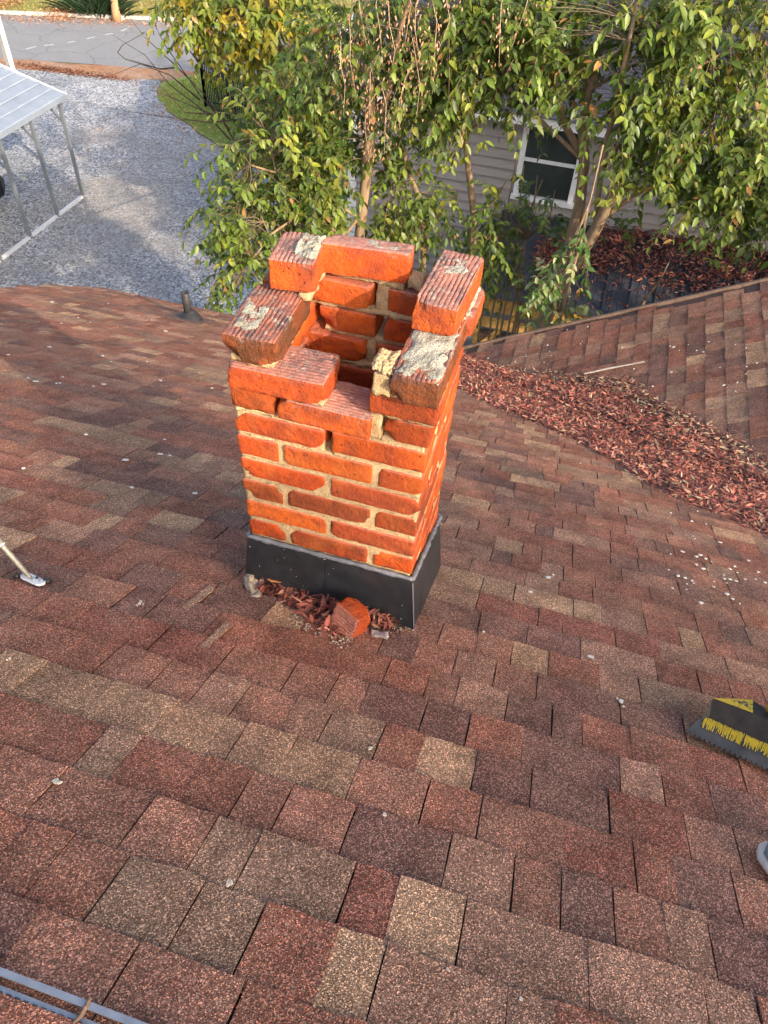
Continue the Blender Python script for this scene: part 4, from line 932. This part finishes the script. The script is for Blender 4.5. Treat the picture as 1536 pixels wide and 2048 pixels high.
# ================================================================== CARPORT, CAR, FENCE AND THE FAR SIDE
CX = -12.35; CY1 = 15.66; CSP = 1.19; CTOP = -5.50
cp = thing('carport', (CX-2.5, 13, G), 'open metal carport with pale blue ribbed roof and grey legs', 'carport')
for i in range(8):
    y = CY1-i*CSP
    MB().box((CX-.035, y-.035, G+.06), (CX+.035, y+.035, CTOP+.02)).build('leg', M_GALV, cp)
    MB().bar((CX-.03, y, CTOP-.62), (CX-.62, y, CTOP+.06), .045, .045, (0, 1, 0)).build('brace', M_GALV, cp)
    MB().bar((CX+.03, y, CTOP), (CX-3.0, y, CTOP+.75), .055, .055, (0, 1, 0)).build('rafter', M_GALV, cp)
    MB().box((CX-6.03, y-.035, G+.06), (CX-5.97, y+.035, CTOP+.02)).build('leg', M_GALV, cp)
    MB().bar((CX-6.03, y, CTOP), (CX-3.0, y, CTOP+.75), .055, .055, (0, 1, 0)).build('rafter', M_GALV, cp)
    if i < 7: MB().box((CX-.04, y-CSP+.06, G+.005), (CX+.045, y-.05, G+.06)).build('base_rail', M_WHITE, cp)
MB().box((CX-6.04, CY1-9, G+.005), (CX-5.96, CY1+.1, G+.06)).build('base_rail', M_CPROOF, cp)
cs = .75/3.0; E0 = CX+.16
for side in (1, -1):
    for i in range(10):
        a0, a1 = i*.318, (i+1)*.318; prof = [(a0, 0), (a0+.03, .0), (a0+.045, .022), (a0+.075, .022), (a0+.09, 0), (a1+.012, .0)]
        if i == 0: prof = [(0, -.10), (0, 0)]+prof[1:]
        vs = []
        for yy in (CY1+.16, CY1-9.2):
            for a, h in prof:
                x = E0-a if side > 0 else 2*(CX-3.0)-(E0-a); vs.append((x, yy, CTOP+.045+a*cs-.04+h))
        k = len(prof); MB().add(vs, [(j, k+j, k+j+1, j+1) if side > 0 else (j, j+1, k+j+1, k+j) for j in range(k-1)]).build('roof_panel', M_CPROOF, cp)
MB().bar((E0, CY1+.165, CTOP), (CX-3.0, CY1+.165, CTOP+.045+3.16*cs-.03), .02, .07).build('gable_trim', M_WHITE, cp)
# dark car under the carport
cary = 14.6; car = thing('car', (-15.4, cary-1.0, G), 'dark car parked under the metal carport', 'car')
def car_loft(name, secs, mat, par):
    vs, fs = [], []; n = len(secs[0][1])
    for y, pr in secs: vs += [(-14.75+x, y, G+z) for x, z in pr]
    for i in range(len(secs)-1):
        for k in range(n): fs.append((i*n+k, (i+1)*n+k, (i+1)*n+(k+1) % n, i*n+(k+1) % n))
    fs += [tuple(range(n)), tuple(reversed(range((len(secs)-1)*n, len(secs)*n)))]
    o = MB().add(vs, fs).build(name, mat, par); bevel_obj(o, .05, 3); return o
cprof = lambda w_, z0, z1, t: [(-w_, z0), (w_, z0), (w_+.02, (z0+z1)/2), (w_-t, z1), (-w_+t, z1), (-w_-.02, (z0+z1)/2)]
M_CAR = plain('dark_car_paint', (.012, .014, .02), .2, .3, .1, 4, 0)
car_loft('body', [(cary+.25, cprof(.74, .35, .75, .08)), (cary+.0, cprof(.84, .22, .92, .08)), (cary-1.2, cprof(.87, .2, .98, .06)), (cary-3.2, cprof(.87, .2, .96, .06)), (cary-4.2, cprof(.82, .22, .82, .1)), (cary-4.45, cprof(.7, .35, .65, .1))], M_CAR, car)
cab = car_loft('cabin', [(cary-.25, cprof(.72, .92, .98, .05)), (cary-.85, cprof(.72, .92, 1.42, .16)), (cary-2.2, cprof(.72, .92, 1.46, .16)), (cary-3.1, cprof(.72, .9, .98, .05))], M_GLASS, car)
for yy in (cary-.85, cary-3.5):
    for sx_ in (-.84, .84):
        wh = MB(); wh.lathe((-14.75+sx_-.1*np.sign(sx_), yy, G+.33), [(.2, -.1), (.31, -.1), (.33, -.06), (.33, .06), (.31, .1), (.2, .1)], 20, (1, 0, 0)); wo_ = wh.build('wheel', M_RUBBER, car, True)
        MB().lathe((-14.75+sx_-.1*np.sign(sx_), yy, G+.33), [(.05, -.11), (.2, -.105), (.2, .105), (.05, .11)], 14, (1, 0, 0)).build('rim', M_ALU, wo_, True)
for sx_ in (-.62, .62): MB().box((-14.75+sx_-.13, cary+.10, G+.62), (-14.75+sx_+.13, cary+.23, G+.75)).build('headlight', M_WHITE, car)
# white post beyond the carport
wp = gp(31, 155)
pp = thing('white_post', (wp[0], wp[1], G), 'white square post standing beyond the carport roof', 'post')
MB().box((wp[0]-.05, wp[1]-.05, G), (wp[0]+.05, wp[1]+.05, G+3.6)).build('shaft', M_WHITE, pp); MB().box((wp[0]-.20, wp[1]-.04, G), (wp[0]-.055, wp[1]+.04, G+3.55)).build('board', plain('grey_board', (.30, .28, .24), .8), pp)
for zz in (G+1.5,): MB().box((wp[0]-.07, wp[1]-.07, zz), (wp[0]+.07, wp[1]-.051, zz+.06)).build('strap', M_WHITE, pp)
# iron picket fence
fc = gp(412, 214); fence = thing('iron_fence', tuple(fc), 'black iron picket fence with corner post on the lawn behind the shrubs', 'fence')
fA = gp(700, 250); fB = np.array([-7.0, 19.2, G]); fH = 1.62
def fence_run(p, q):
    L = np.linalg.norm(q-p); d = (q-p)/L; n = int(L/.115)
    for hh in (.16, fH-.28, fH-.10): MB().bar(p+np.array([0, 0, hh]), q+np.array([0, 0, hh]), .03, .035).build('rail', M_IRON, fence)
    for i in range(1, n):
        a = p+d*(i*L/n); MB().bar(a+np.array([0, 0, .06]), a+np.array([0, 0, fH]), .024, .024).build('picket', M_IRON, fence)
    for i in range(int(L/1.9)+1):
        a = p+d*min(i*1.9, L-.05); MB().bar(a, a+np.array([0, 0, fH+.08]), .07, .07).build('post', M_IRON, fence)
fence_run(fc, fA); fence_run(fc, fB)
# dark strappy grass clump and a sawn trunk across the road
m = 420; c0 = gp(190, 30); P = np.c_[c0[0]+rng.normal(0, .42, m), c0[1]+.2+rng.normal(0, .3, m), np.full(m, G+.02)]
D = np.c_[(P[:, 0]-c0[0])*1.1+rng.normal(0, .25, m), (P[:, 1]-c0[1])*1.1+rng.normal(0, .25, m)-.1, np.full(m, 1.0)]; N_ = np.c_[-D[:, 0]*.6+rng.normal(0, .2, m), -D[:, 1]*.6-.5+rng.normal(0, .2, m), np.ones(m)*.5]
cl = thing('grass_clump', tuple(c0), 'dark green strappy grass clump beside a trunk across the road', 'plant')
link('blade', leaves_mesh('blade', P, D, N_, rng.uniform(.7, 1.25, m), np.full(m, .045), np.array([(.035, .075, .03), (.05, .10, .045), (.03, .055, .025)])[rng.integers(0, 3, m)], .2, .45), M_LEAF, cl)['kind'] = 'stuff'
c1 = gp(234, 42); tk = thing('kerb_tree', tuple(c1), 'short orange brown trunk at the far kerb beside the grass clump', 'tree')
tb = MB(); tb.tube([Vector(c1)+Vector((.02*k, 0, .35*k)) for k in range(9)], [.20, .16, .14, .135, .13, .125, .12, .12, .12], 12); tb.build('trunk', mat_bark('orange_bark', (.42, .22, .10), (.60, .36, .20)), tk, True)
for (px, py, s_, lb) in [(236, 37, .18, 'pale stone at the foot of the far trunk'), (244, 40, .14, 'smaller pale stone next to the far trunk')]:
    bm = bmesh.new(); bmesh.ops.create_icosphere(bm, subdivisions=2, radius=s_)
    for v in bm.verts: v.co *= 1+.35*fbm(v.co*6+Vector((px, 0, 0)), 1, 2); v.co.z *= .6
    me = bpy.data.meshes.new('stone'); bm.to_mesh(me); bm.free(); me.transform(Matrix.Translation(gp(px, py)+np.array([0, 0, .05]))); tag(link('stone', me, plain('pale_stone', (.62, .54, .42), .9), None, True), lb, 'stone')

# ================================================================== TREES
CAMV = Vector(CAM_LOC)
LEAF_ME = []
GREEN = np.array([(.120, .172, .024), (.160, .220, .030), (.080, .122, .021), (.235, .270, .040), (.15, .20, .036), (.10, .15, .025)])
YELL = np.array([(.17, .22, .025), (.28, .26, .03), (.38, .29, .03), (.21, .235, .035), (.12, .17, .025)])
def grow_tree(name, base, label, stems, blobs, pal, n_single=300, leaf_len=(.062, .124), bark=M_BARK, group=None, extra=None, per=13, cat='tree', dens=2.7):
    """stems: polylines (world points, radii). blobs: (centre, radii, number of sprays, palette or None)"""
    root = thing(name, tuple(base), label, cat, group)
    tr = MB(); tw_ = MB(); nodes = []; nr = []
    def seg(pts, rad, n=8, into=None):
        out = []; rr_ = []
        for i in range(len(pts)-1):
            p, q = Vector(pts[i]), Vector(pts[i+1]); L = (q-p).length; k = max(1, int(L/.12))
            for j in range(k):
                t = j/k; o_ = Vector((fbm(p*3+Vector((i, j*.3, 0)), 1, 2), fbm(p*3+Vector((7, j*.3, i)), 1, 2), 0))*.03*min(1, L); out.append(p.lerp(q, t)+o_); rr_.append(rad[i]*(1-t)+rad[i+1]*t)
        out.append(Vector(pts[-1])); rr_.append(rad[-1]); (into or tr).tube(out, rr_, n)
        nodes.extend(out); nr.extend(rr_)
    for pts, rad in stems: seg(pts, rad, 10)
    P, D, N_, L, C_ = [], [], [], [], []
    for (c, rd, ns_, pl) in blobs:
        c = Vector(c); pl_ = pl if pl is not None else pal
        A_ = np.array([tuple(v) for v in nodes]); cost = np.linalg.norm(A_-np.array(c), axis=1)+np.maximum(0, A_[:, 2]-c.z)*1.2; i0 = int(np.argmin(cost)); s_ = nodes[i0]
        if (s_-c).length > .25:
            mid = s_.lerp(c, .5)+Vector((random.uniform(-.1, .1), random.uniform(-.1, .1), .10)); seg([s_, mid, c], [min(nr[i0]*.6, .016), .010, .005], 6, tw_)
        lim = len(nodes)
        for k in range(int(ns_*dens)):
            q = Vector(rng.normal(0, 1, 3)); q.normalize(); q *= rng.random()**.45; sp0 = c+Vector((q.x*rd[0], q.y*rd[1], q.z*rd[2]))
            A_ = np.array([tuple(v) for v in nodes[max(0, lim-60):]]); i1 = max(0, lim-60)+int(np.argmin(np.linalg.norm(A_-np.array(sp0), axis=1))); b_ = nodes[i1]
            tw = (sp0-b_); Ls = random.uniform(.22, .48); dv = (tw.normalized() if tw.length > .02 else Vector((0, 0, 1)))*.7+Vector((random.uniform(-.7, .7), random.uniform(-.9, .4), random.uniform(-.35, .55))); dv.normalize()
            crv = [sp0+dv*(Ls*t)+Vector((0, 0, -.55*Ls*t*t)) for t in (0, .35, .7, 1.0)]
            tw_.tube([b_, b_.lerp(sp0, .5)+Vector((0, 0, .03)), *crv], [.0045, .004, .003, .0025, .002, .0012], 4, False)
            npair = max(3, per//2+random.randint(-2, 2)); hue = pl_[random.randrange(len(pl_))]
            for j in range(npair):
                t = .12+.88*j/max(1, npair-1); pos = sp0+dv*(Ls*t)+Vector((0, 0, -.55*Ls*t*t)); tang = (dv+Vector((0, 0, -1.1*t))).normalized()
                sd_ = tang.cross(Vector((0, 0, 1)));  sd_ = sd_.normalized() if sd_.length > .1 else Vector((1, 0, 0))
                if j % 2: sd_ = (sd_+tang.cross(sd_)*random.choice((-1, 1))).normalized()
                for s2 in (1, -1):
                    if random.random() < .12: continue
                    d_ = tang*random.uniform(.25, .8)+sd_*s2*random.uniform(.5, 1.0)+Vector((random.uniform(-.2, .2), random.uniform(-.2, .2), random.uniform(-.75, -.1)))
                    P.append(pos); D.append(d_); nn = Vector((random.uniform(-.5, .5), random.uniform(-.75, .25), 1.0)); N_.append(nn); L.append(random.uniform(*leaf_len)*(1-.25*abs(t-.6)))
                    C_.append((np.array(hue) if random.random() > .025 else np.array((.32, .17, .05)))*random.uniform(.6, 1.35)*np.array([random.uniform(.85, 1.2), 1, random.uniform(.8, 1.2)]))
    tr.build('trunk', bark, root, True); tw_.build('twig', M_STEM, root, True)['kind'] = 'stuff'
    P, D, N_, L, C_ = map(np.array, (P, D, N_, L, C_))
    Wd = L*rng.uniform(.42, .58, len(L))
    dist = np.linalg.norm(P-CAM_LOC, axis=1); xs, ys, zs = project(P); vis = (zs > 0) & (xs > 0) & (xs < 1536) & (ys > 0) & (ys < 700)
    order = np.argsort(np.where(vis, dist, 1e6)); n_single = min(n_single, int(vis.sum())); single = order[:n_single]; rest = np.setdiff1d(np.arange(len(P)), single)
    tv, tf = leaf_template()
    if n_single:
        for ci, cc_ in enumerate(pal):
            if ci >= len(pal): break
        mes = [arr_mesh('leaf', tv*np.array([1, 1, .8]), tf, np.tile(np.array(c), (8, 1))) for c in np.concatenate([pal, pal*1.25, pal*.8])]
        for me in mes: me.materials.append(M_LEAF)
        DD, SS, UU = frames(D[single], N_[single]); inv = Matrix.Translation(-ROOT_LOC[root.name])
        for k, i in enumerate(single):
            me = mes[int(np.argmin([np.abs(np.array(me_c)-C_[i]).sum() for me_c in np.concatenate([pal, pal*1.25, pal*.8])]))]
            o = bpy.data.objects.new('leaf', me); COL.objects.link(o); o.parent = root; o.matrix_parent_inverse = inv
            a, b, c = DD[k]*L[i], SS[k]*Wd[i], UU[k]*L[i]
            o.matrix_basis = Matrix(((a[0], b[0], c[0], P[i][0]), (a[1], b[1], c[1], P[i][1]), (a[2], b[2], c[2], P[i][2]), (0, 0, 0, 1)))
    o = link('crown', leaves_mesh('crown', P[rest], D[rest], N_[rest], L[rest], Wd[rest], C_[rest]), M_LEAF, root); o['kind'] = 'stuff'
    return root, nodes
def upper(x, y, z0, z1, n, r=.8, ns=20):
    """the part of a crown above the frame"""
    return [((x+random.uniform(-.9, .9), y+random.uniform(-.7, .9), z0+(z1-z0)*(i+.5)/n), (r, r, r*.8), ns, None) for i in range(n)]
def W3(pts, Y):
    out = []
    for p in pts: out.append(tuple(atY(p[0], p[1], p[2] if len(p) > 2 else Y)))
    return out
def to_ground(p, lean=(0, 0)): return (p[0]+lean[0], p[1]+lean[1], G-.1)
def blob(px, py, Y, rx, rz, n, pal=None, ry=None):
    s = F_PX/np.linalg.norm(atY(px, py, Y)-CAM_LOC); return (tuple(atY(px, py, Y)), (rx/s, (ry if ry else (rx+rz)/2/s), rz/s*1.25), n, pal)
# tree beside the white corner board
A1 = W3([(718, 480), (728, 400), (738, 290), (742, 200), (732, 110), (722, 20), (715, -60)], 6.1)
st = [([to_ground(A1[0])]+A1, [.075, .055, .052, .05, .042, .034, .028, .02]), (W3([(742, 240, 6.1), (765, 225, 6.1), (785, 150, 6.0), (800, 60, 5.9), (830, -30, 5.8)], 6), [.035, .034, .028, .02, .012]),
      (W3([(728, 420, 6.1), (690, 470, 6.0), (600, 430, 5.6), (540, 470, 5.2), (490, 540, 4.9)], 6), [.022, .018, .014, .01, .005]),
      (W3([(724, 440, 6.1), (600, 360, 5.8), (500, 330, 5.5)], 6), [.02, .014, .008])]
bl_ = [blob(*b) for b in [(560, 270, 6.0, 70, 60, 20), (610, 220, 6.3, 90, 80, 32), (560, 340, 5.8, 110, 60, 40), (650, 330, 6.1, 65, 75, 24), (480, 420, 5.4, 60, 55, 20), (590, 440, 5.6, 90, 50, 36), (500, 500, 5.0, 45, 45, 15), (660, 130, 6.4, 80, 70, 20),
                        (700, 60, 6.3, 60, 70, 16), (790, 60, 6.1, 80, 80, 22), (775, 160, 6.3, 50, 50, 9), (470, 560, 4.9, 20, 35, 6), (630, 470, 5.9, 60, 25, 12), (795, 340, 6.4, 40, 50, 8)]]
treeA, _ = grow_tree('evergreen_tree', to_ground(A1[0]), 'leafy evergreen tree whose tan trunk rises before the white corner board', st, bl_, GREEN, 300)
# seed clusters hanging in it
m = 900; cen = [(700, 120), (760, 60), (740, 190), (790, 100), (830, 60), (800, 200), (730, 260), (870, 90), (690, 170), (770, 250), (840, 170), (820, 20), (900, 40), (720, 20), (1000, 60), (1050, 20)]
P = []; sb = MB()
for (x, y) in cen:
    p = Vector(atY(x, y, 5.6)); top_ = p+Vector((random.uniform(-.12, .12), .05, .32)); pts = [top_, top_.lerp(p, .5)+Vector((random.uniform(-.06, .06), 0, 0)), p, p+Vector((random.uniform(-.08, .08), 0, -.25))]; sb.tube(pts, [.004, .0035, .003, .0015], 5, False)
    for _ in range(56):
        t = random.random(); q = (pts[0].lerp(pts[2], t*2) if t < .5 else pts[2].lerp(pts[3], t*2-1)); P.append(tuple(q+Vector((random.gauss(0, .05), random.gauss(0, .05), random.gauss(0, .04)))))
P = np.array(P); m = len(P); D = rng.normal(0, .4, (m, 3)); D[:, 2] = -1; L = rng.uniform(.022, .04, m)
so_ = link('seed_cluster', leaves_mesh('seed_cluster', P, D, rng.normal(0, 1, (m, 3)), L, L*.4, np.array([(.50, .27, .15), (.42, .20, .10), (.58, .36, .22)])[rng.integers(0, 3, m)]), M_DRY, treeA); so_['kind'] = 'stuff'
sb.build('seed_stalk', plain('dry_stalk', (.45, .32, .2), .9), treeA)['kind'] = 'stuff'
# slim two-stemmed tree in front of the siding
B1 = W3([(850, 490), (848, 450), (835, 390), (812, 330), (800, 260), (815, 180)], 6.4)
C1 = W3([(945, 500), (948, 430), (938, 350), (930, 270), (925, 180), (940, 80), (960, -20)], 6.5)
treeB, _ = grow_tree('evergreen_tree', to_ground(B1[0]), 'slim evergreen sapling with one bent stem before the taupe siding', [([to_ground(B1[0])]+B1, [.045, .032, .030, .027, .022, .016, .01])],
    [blob(*b) for b in [(800, 430, 6.3, 45, 45, 12), (855, 395, 6.4, 40, 30, 7), (790, 300, 6.4, 50, 45, 11), (880, 460, 6.4, 25, 30, 4), (820, 470, 6.3, 40, 25, 8)]], GREEN, 200)
treeC, _ = grow_tree('evergreen_tree', to_ground(C1[0]), 'evergreen tree with straight tan stem between bent sapling and window', [([to_ground(C1[0])]+C1, [.055, .038, .036, .032, .028, .022, .016, .01]), (W3([(930, 270, 6.5), (975, 230, 6.4), (1010, 130, 6.2)], 6.4), [.018, .013, .008]), (W3([(948, 440, 6.5), (990, 400, 6.4), (1020, 350, 6.3)], 6.4), [.016, .011, .006])],
    [blob(*b) for b in [(890, 60, 6.2, 100, 80, 36), (960, 110, 6.3, 80, 70, 28), (890, 180, 6.3, 70, 45, 17), (985, 180, 6.3, 45, 30, 6), (840, 180, 6.3, 60, 45, 13), (960, 30, 6.3, 80, 60, 26), (975, 440, 6.3, 30, 45, 4)]], GREEN, 260)
# big leaning tree with a sawn limb
D1 = W3([(1085, 655), (1110, 580), (1140, 490), (1160, 410), (1168, 330), (1165, 250), (1178, 180), (1200, 100), (1225, 0), (1240, -80)], 6.2)
st = [([to_ground(D1[0], (-.1, 0))]+D1, [.12, .085, .078, .062, .055, .050, .044, .036, .030, .022, .016]),
      (W3([(1105, 600, 6.2), (1150, 530, 6.05), (1185, 470, 5.9), (1215, 410, 5.8), (1245, 362, 5.75)], 6), [.060, .058, .056, .052, .048]),
      (W3([(1163, 310, 6.2), (1130, 250, 6.2), (1110, 160, 6.1), (1075, 60, 6.0)], 6), [.034, .03, .022, .012]), (W3([(1190, 460, 5.9), (1200, 360, 5.9), (1225, 230, 5.9), (1250, 120, 5.85), (1275, 0, 5.8)], 6), [.026, .024, .024, .020, .014]),
      (W3([(1200, 440, 5.85), (1270, 390, 5.9), (1340, 350, 6.0), (1430, 330, 6.0), (1530, 330, 6.0)], 6), [.024, .02, .016, .012, .008]), (W3([(1165, 320, 6.2), (1080, 240, 6.2), (1010, 170, 6.1)], 6), [.02, .016, .009]),
      (W3([(1225, 230, 5.9), (1300, 180, 6.0), (1420, 120, 6.0), (1520, 60, 6.1)], 6), [.018, .014, .012, .008]), (W3([(1178, 180, 6.2), (1290, 120, 6.3), (1400, 20, 6.3)], 6), [.018, .014, .009]), (W3([(1430, 330, 6.0), (1450, 420, 5.9), (1480, 470, 5.9)], 6), [.012, .009, .006]), (W3([(1340, 350, 6.0), (1420, 250, 6.0), (1520, 180, 6.1)], 6), [.014, .01, .006])]
bl_ = [blob(*b) for b in [(1050, 80, 6.1, 80, 70, 26), (1130, 40, 6.1, 80, 60, 22), (1180, 130, 6.2, 50, 50, 7), (1300, 60, 6.0, 90, 70, 34), (1420, 60, 6.1, 90, 70, 34), (1520, 80, 6.1, 60, 80, 24), (1330, 180, 6.0, 90, 70, 34), (1440, 190, 6.1, 70, 60, 22),
                        (1290, 250, 5.9, 60, 35, 12), (1370, 270, 6.0, 90, 40, 22), (1500, 330, 6.0, 70, 60, 28), (1420, 370, 5.9, 80, 35, 18), (1500, 400, 5.9, 60, 35, 16), (1310, 350, 5.9, 50, 30, 7), (1230, 200, 5.9, 40, 50, 7), (1110, 150, 6.1, 50, 35, 5), (1040, 140, 6.1, 60, 35, 8)]]
treeD, _ = grow_tree('evergreen_tree', to_ground(D1[0]), 'large leaning evergreen with a sawn off limb above the porch roof', st, bl_, GREEN, 300)
cut = Vector(W3([(1245, 362, 5.75)], 6)[0]); cdv = (cut-Vector(W3([(1215, 410, 5.8)], 6)[0])).normalized()
mb_ = MB(); mb_.lathe(cut, [(.047, -.01), (.047, .004), (.01, .006)], 14, tuple(cdv)); mb_.build('sawn_face', plain('fresh_wood', (.72, .60, .42), .8), treeD)
# drooping pale-leaved branch and vines in front of the porch
dr = W3([(1205, 290), (1180, 400), (1150, 480), (1120, 550), (1105, 600), (1128, 650)], 5.2)
PALE = np.array([(.28, .32, .12), (.36, .38, .17), (.08, .15, .03), (.18, .25, .06)])
treeE, _ = grow_tree('climbing_vine', to_ground(dr[3], (.1, .6)), 'pale leaved drooping vine hanging before the porch gutter', [(dr, [.008, .007, .007, .006, .005, .003]), ([to_ground(dr[3], (.1, .6)), tuple(Vector(dr[3])+Vector((.1, .3, .4))), dr[1]], [.02, .012, .006])],
    [blob(*b) for b in [(1115, 560, 5.2, 22, 30, 5), (1130, 630, 5.2, 14, 25, 3), (1160, 470, 5.2, 25, 30, 3), (1100, 590, 5.2, 15, 20, 2)]], PALE, 120, per=9, cat='vine')
vs_ = []; 
for (x0, y0, x1, y1) in [(1000, 620, 1035, 300), (1040, 610, 1048, 330), (1045, 610, 1000, 470), (1020, 560, 1085, 360), (990, 600, 1010, 400), (1072, 660, 1045, 560), (1045, 560, 1020, 430), (1130, 650, 1180, 300), (1080, 520, 1110, 380), (1290, 600, 1340, 520), (1050, 480, 1075, 350), (965, 620, 985, 420)]:
    vs_.append((W3([(x0, y0), ((x0+x1)/2+random.uniform(-12, 12), (y0+y1)/2), (x1, y1)], 6.9), [.012, .009, .005]))
vs_ += [([to_ground(v[0][0]), v[0][0]], [.02, .012]) for v in vs_]
grow_tree('shrub', to_ground(vs_[0][0][0]), 'thicket of thin upright stems with sparse leaves before the porch', vs_, [blob(*b) for b in [(1010, 470, 6.8, 50, 45, 12), (1060, 520, 6.8, 50, 45, 5), (1030, 420, 6.8, 45, 35, 4), (1000, 540, 6.8, 35, 35, 4), (1095, 440, 6.8, 40, 40, 4), (1080, 590, 6.8, 25, 25, 3), (1240, 450, 6.8, 50, 20, 2)]], GREEN, 200, cat='shrub')
# yellowing shrub by the fence
E1 = W3([(560, 330), (540, 200), (500, 100), (480, 20)], 9.5); E2 = W3([(560, 330), (470, 230), (420, 120), (400, 30)], 9.2); E3 = W3([(560, 330), (600, 180), (600, 60), (600, -30)], 9.6)
treeF, _ = grow_tree('yellow_shrub', to_ground(E1[0]), 'tall yellowing shrub with spindly stems beside the iron fence', [([to_ground(E1[0])]+E1, [.06, .04, .03, .02, .01]), (E2, [.03, .022, .015, .008]), (E3, [.03, .022, .015, .008])],
    [blob(*b) for b in [(450, 35, 8.2, 75, 35, 34, YELL), (400, 10, 8.2, 50, 35, 18, YELL), (530, 30, 8.4, 75, 45, 32, YELL), (560, 100, 8.2, 45, 30, 12, YELL), (590, 60, 9.3, 60, 70, 22, GREEN*1.5), (570, 150, 9.2, 50, 40, 14, GREEN*1.4), (560, 230, 9.3, 60, 50, 16, GREEN*1.3), (620, 10, 9.4, 60, 40, 16, GREEN*1.4), (520, 300, 9.2, 40, 30, 6, GREEN*1.3)]], YELL, 300, leaf_len=(.09, .14), bark=M_TWIG, cat='shrub')
# bare arching twigs
tw = thing('bare_bush', tuple(gp(470, 330)), 'bare dark arching twigs reaching over the gravel beside the fence', 'shrub')
for pts in [[(480, 300), (420, 200), (350, 130), (290, 75), (255, 30)], [(470, 290), (400, 215), (340, 170), (290, 110), (225, 70)], [(450, 240), (380, 210), (330, 190), (300, 180)], [(355, 135), (320, 138), (250, 118), (235, 105), (245, 90), (290, 65)], [(470, 240), (420, 245), (340, 235), (250, 222)], [(460, 260), (400, 190), (330, 90), (310, 50)], [(440, 200), (400, 130), (350, 60), (320, 20)], [(450, 230), (370, 225), (300, 150)], [(430, 180), (390, 110), (380, 50)], [(400, 200), (340, 150), (280, 128), (200, 160)]]:
    k = len(pts); q = W3([(x, y, 8.6-.4*i/k) for i, (x, y) in enumerate(pts)], 8.6); mb_ = MB(); mb_.tube(q, [.012-.010*i/(k-1) for i in range(k)], 6); mb_.build('twig', M_TWIG, tw, True)
mb_ = MB(); mb_.tube([tuple(gp(470, 330)), W3([(480, 300, 8.6)], 8.6)[0]], [.04, .014], 7); mb_.build('stem', M_TWIG, tw, True)
# the row of evergreens goes on beyond the frame; first added to shade gravel
for i, (x, y, hz, lab) in enumerate([(4.1, 5.9, -.6, 'unseen evergreen tree added beside the wing roof to shade the gravel'), (4.9, 6.8, .6, 'evergreen tree just past the large leaning one'), (7.4, 6.4, 1.0, 'second evergreen tree past the large leaning one'), (10.0, 7.2, 1.2, 'farthest evergreen tree in the row behind the wing roof')]):
    grow_tree('evergreen_tree', (x, y, G), lab, [([(x, y, G-.1), (x+.1, y, -5), (x-.1, y+.1, hz)], [.12, .08, .03])], [((x+random.uniform(-1.2, 1.2), y+random.uniform(-1.4, 1.4), hz+random.uniform(-4.2, .8)), (1.0, 1.0, .9), 34, None) for _ in range(13)], GREEN, 0)

for i, (x, y, hz, lab) in enumerate([(10.8, 3.6, 9.2, 'tall evergreen tree added beside the far gable to shade the gravel'), (13.4, 7.0, 8.5, 'tallest evergreen tree added past the far gable to shade the gravel'), (8.2, 8.6, 4.0, 'evergreen tree added between wing roof and taupe house for shade'), (6.0, 19.5, .5, 'broad evergreen tree added past the taupe house to shade the road'), (9.0, 22.5, 1.0, 'tall evergreen tree added past the taupe house to shade the road'), (2.0, 23.5, -1.0, 'low evergreen tree added behind the taupe house to shade the road'), (-1.0, 22.8, -2.6, 'small evergreen tree added behind the taupe house roof for shade')]):  # unseen trees added to keep gravel, carport and road in shade
    grow_tree('evergreen_tree', (x, y, G), lab, [([(x, y, G-.1), (x+.1, y, -5), (x-.1, y+.1, hz)], [.14, .1, .03])], [((x+random.uniform(-1.8, 1.8), y+random.uniform(-1.6, 1.6), hz+random.uniform(-4.8, .8)-(2.5 if hz > 3 and _ % 2 else 0)), (1.3, 1.3, 1.1), 55 if hz > 3 else 30, None) for _ in range(16)], GREEN, 0, leaf_len=(.16, .24), dens=1.0)
# tall tree past the ridge: its scattered leaf clumps dapple the slope
SD = np.array(SUN_DIR)
shade = [(930, 1320), (1010, 1370), (1120, 1500), (1260, 1520), (1400, 1610), (1500, 1400), (700, 1490), (560, 1480), (860, 1540), (1240, 1250), (1340, 1330), (1480, 1260), (330, 1480), (200, 1330), (80, 1230), (120, 1480), (450, 1640), (380, 1850), (760, 1850), (1000, 1620), (1150, 1860), (1400, 1920), (60, 1640), (620, 1700), (830, 1740), (1080, 1720), (1300, 1780), (1480, 1820), (260, 1760), (950, 1930), (1200, 1960), (600, 1900), (150, 1050), (60, 900), (250, 930), (350, 1020), (180, 800), (400, 1130), (1220, 1080), (1320, 1180), (960, 1000), (930, 1080), (1010, 930), (1180, 1110), (1215, 1020), (1255, 940), (1150, 1200), (1010, 1270), (1090, 1260), (900, 1000)]
tx, ty = 11.6, -7.2; bl2 = []
for i, (x, y) in enumerate(shade):
    if i % 5 == 3 and i < 34: continue
    c = np.array(mspot(x, y))+SD*(11.2+1.6*random.random()); bl2.append((tuple(c), (.22, .22, .18), 6, None))
for i in range(14): bl2.append(((tx+random.uniform(-1.5, 2.2), ty+random.uniform(-2.5, .2), 4.2+random.uniform(1.2, 3.4)), (.6, .6, .5), 12, None))
grow_tree('oak_tree', (tx, ty, G), 'tall thin leaved oak past the ridge that dapples the shingles with shade', [([(tx, ty, G-.1), (tx-.1, ty, -2), (tx, ty+.1, 2), (tx, ty, 5), (tx+.1, ty, 7.5)], [.22, .18, .13, .08, .03])], bl2, GREEN, 0, dens=1.0)
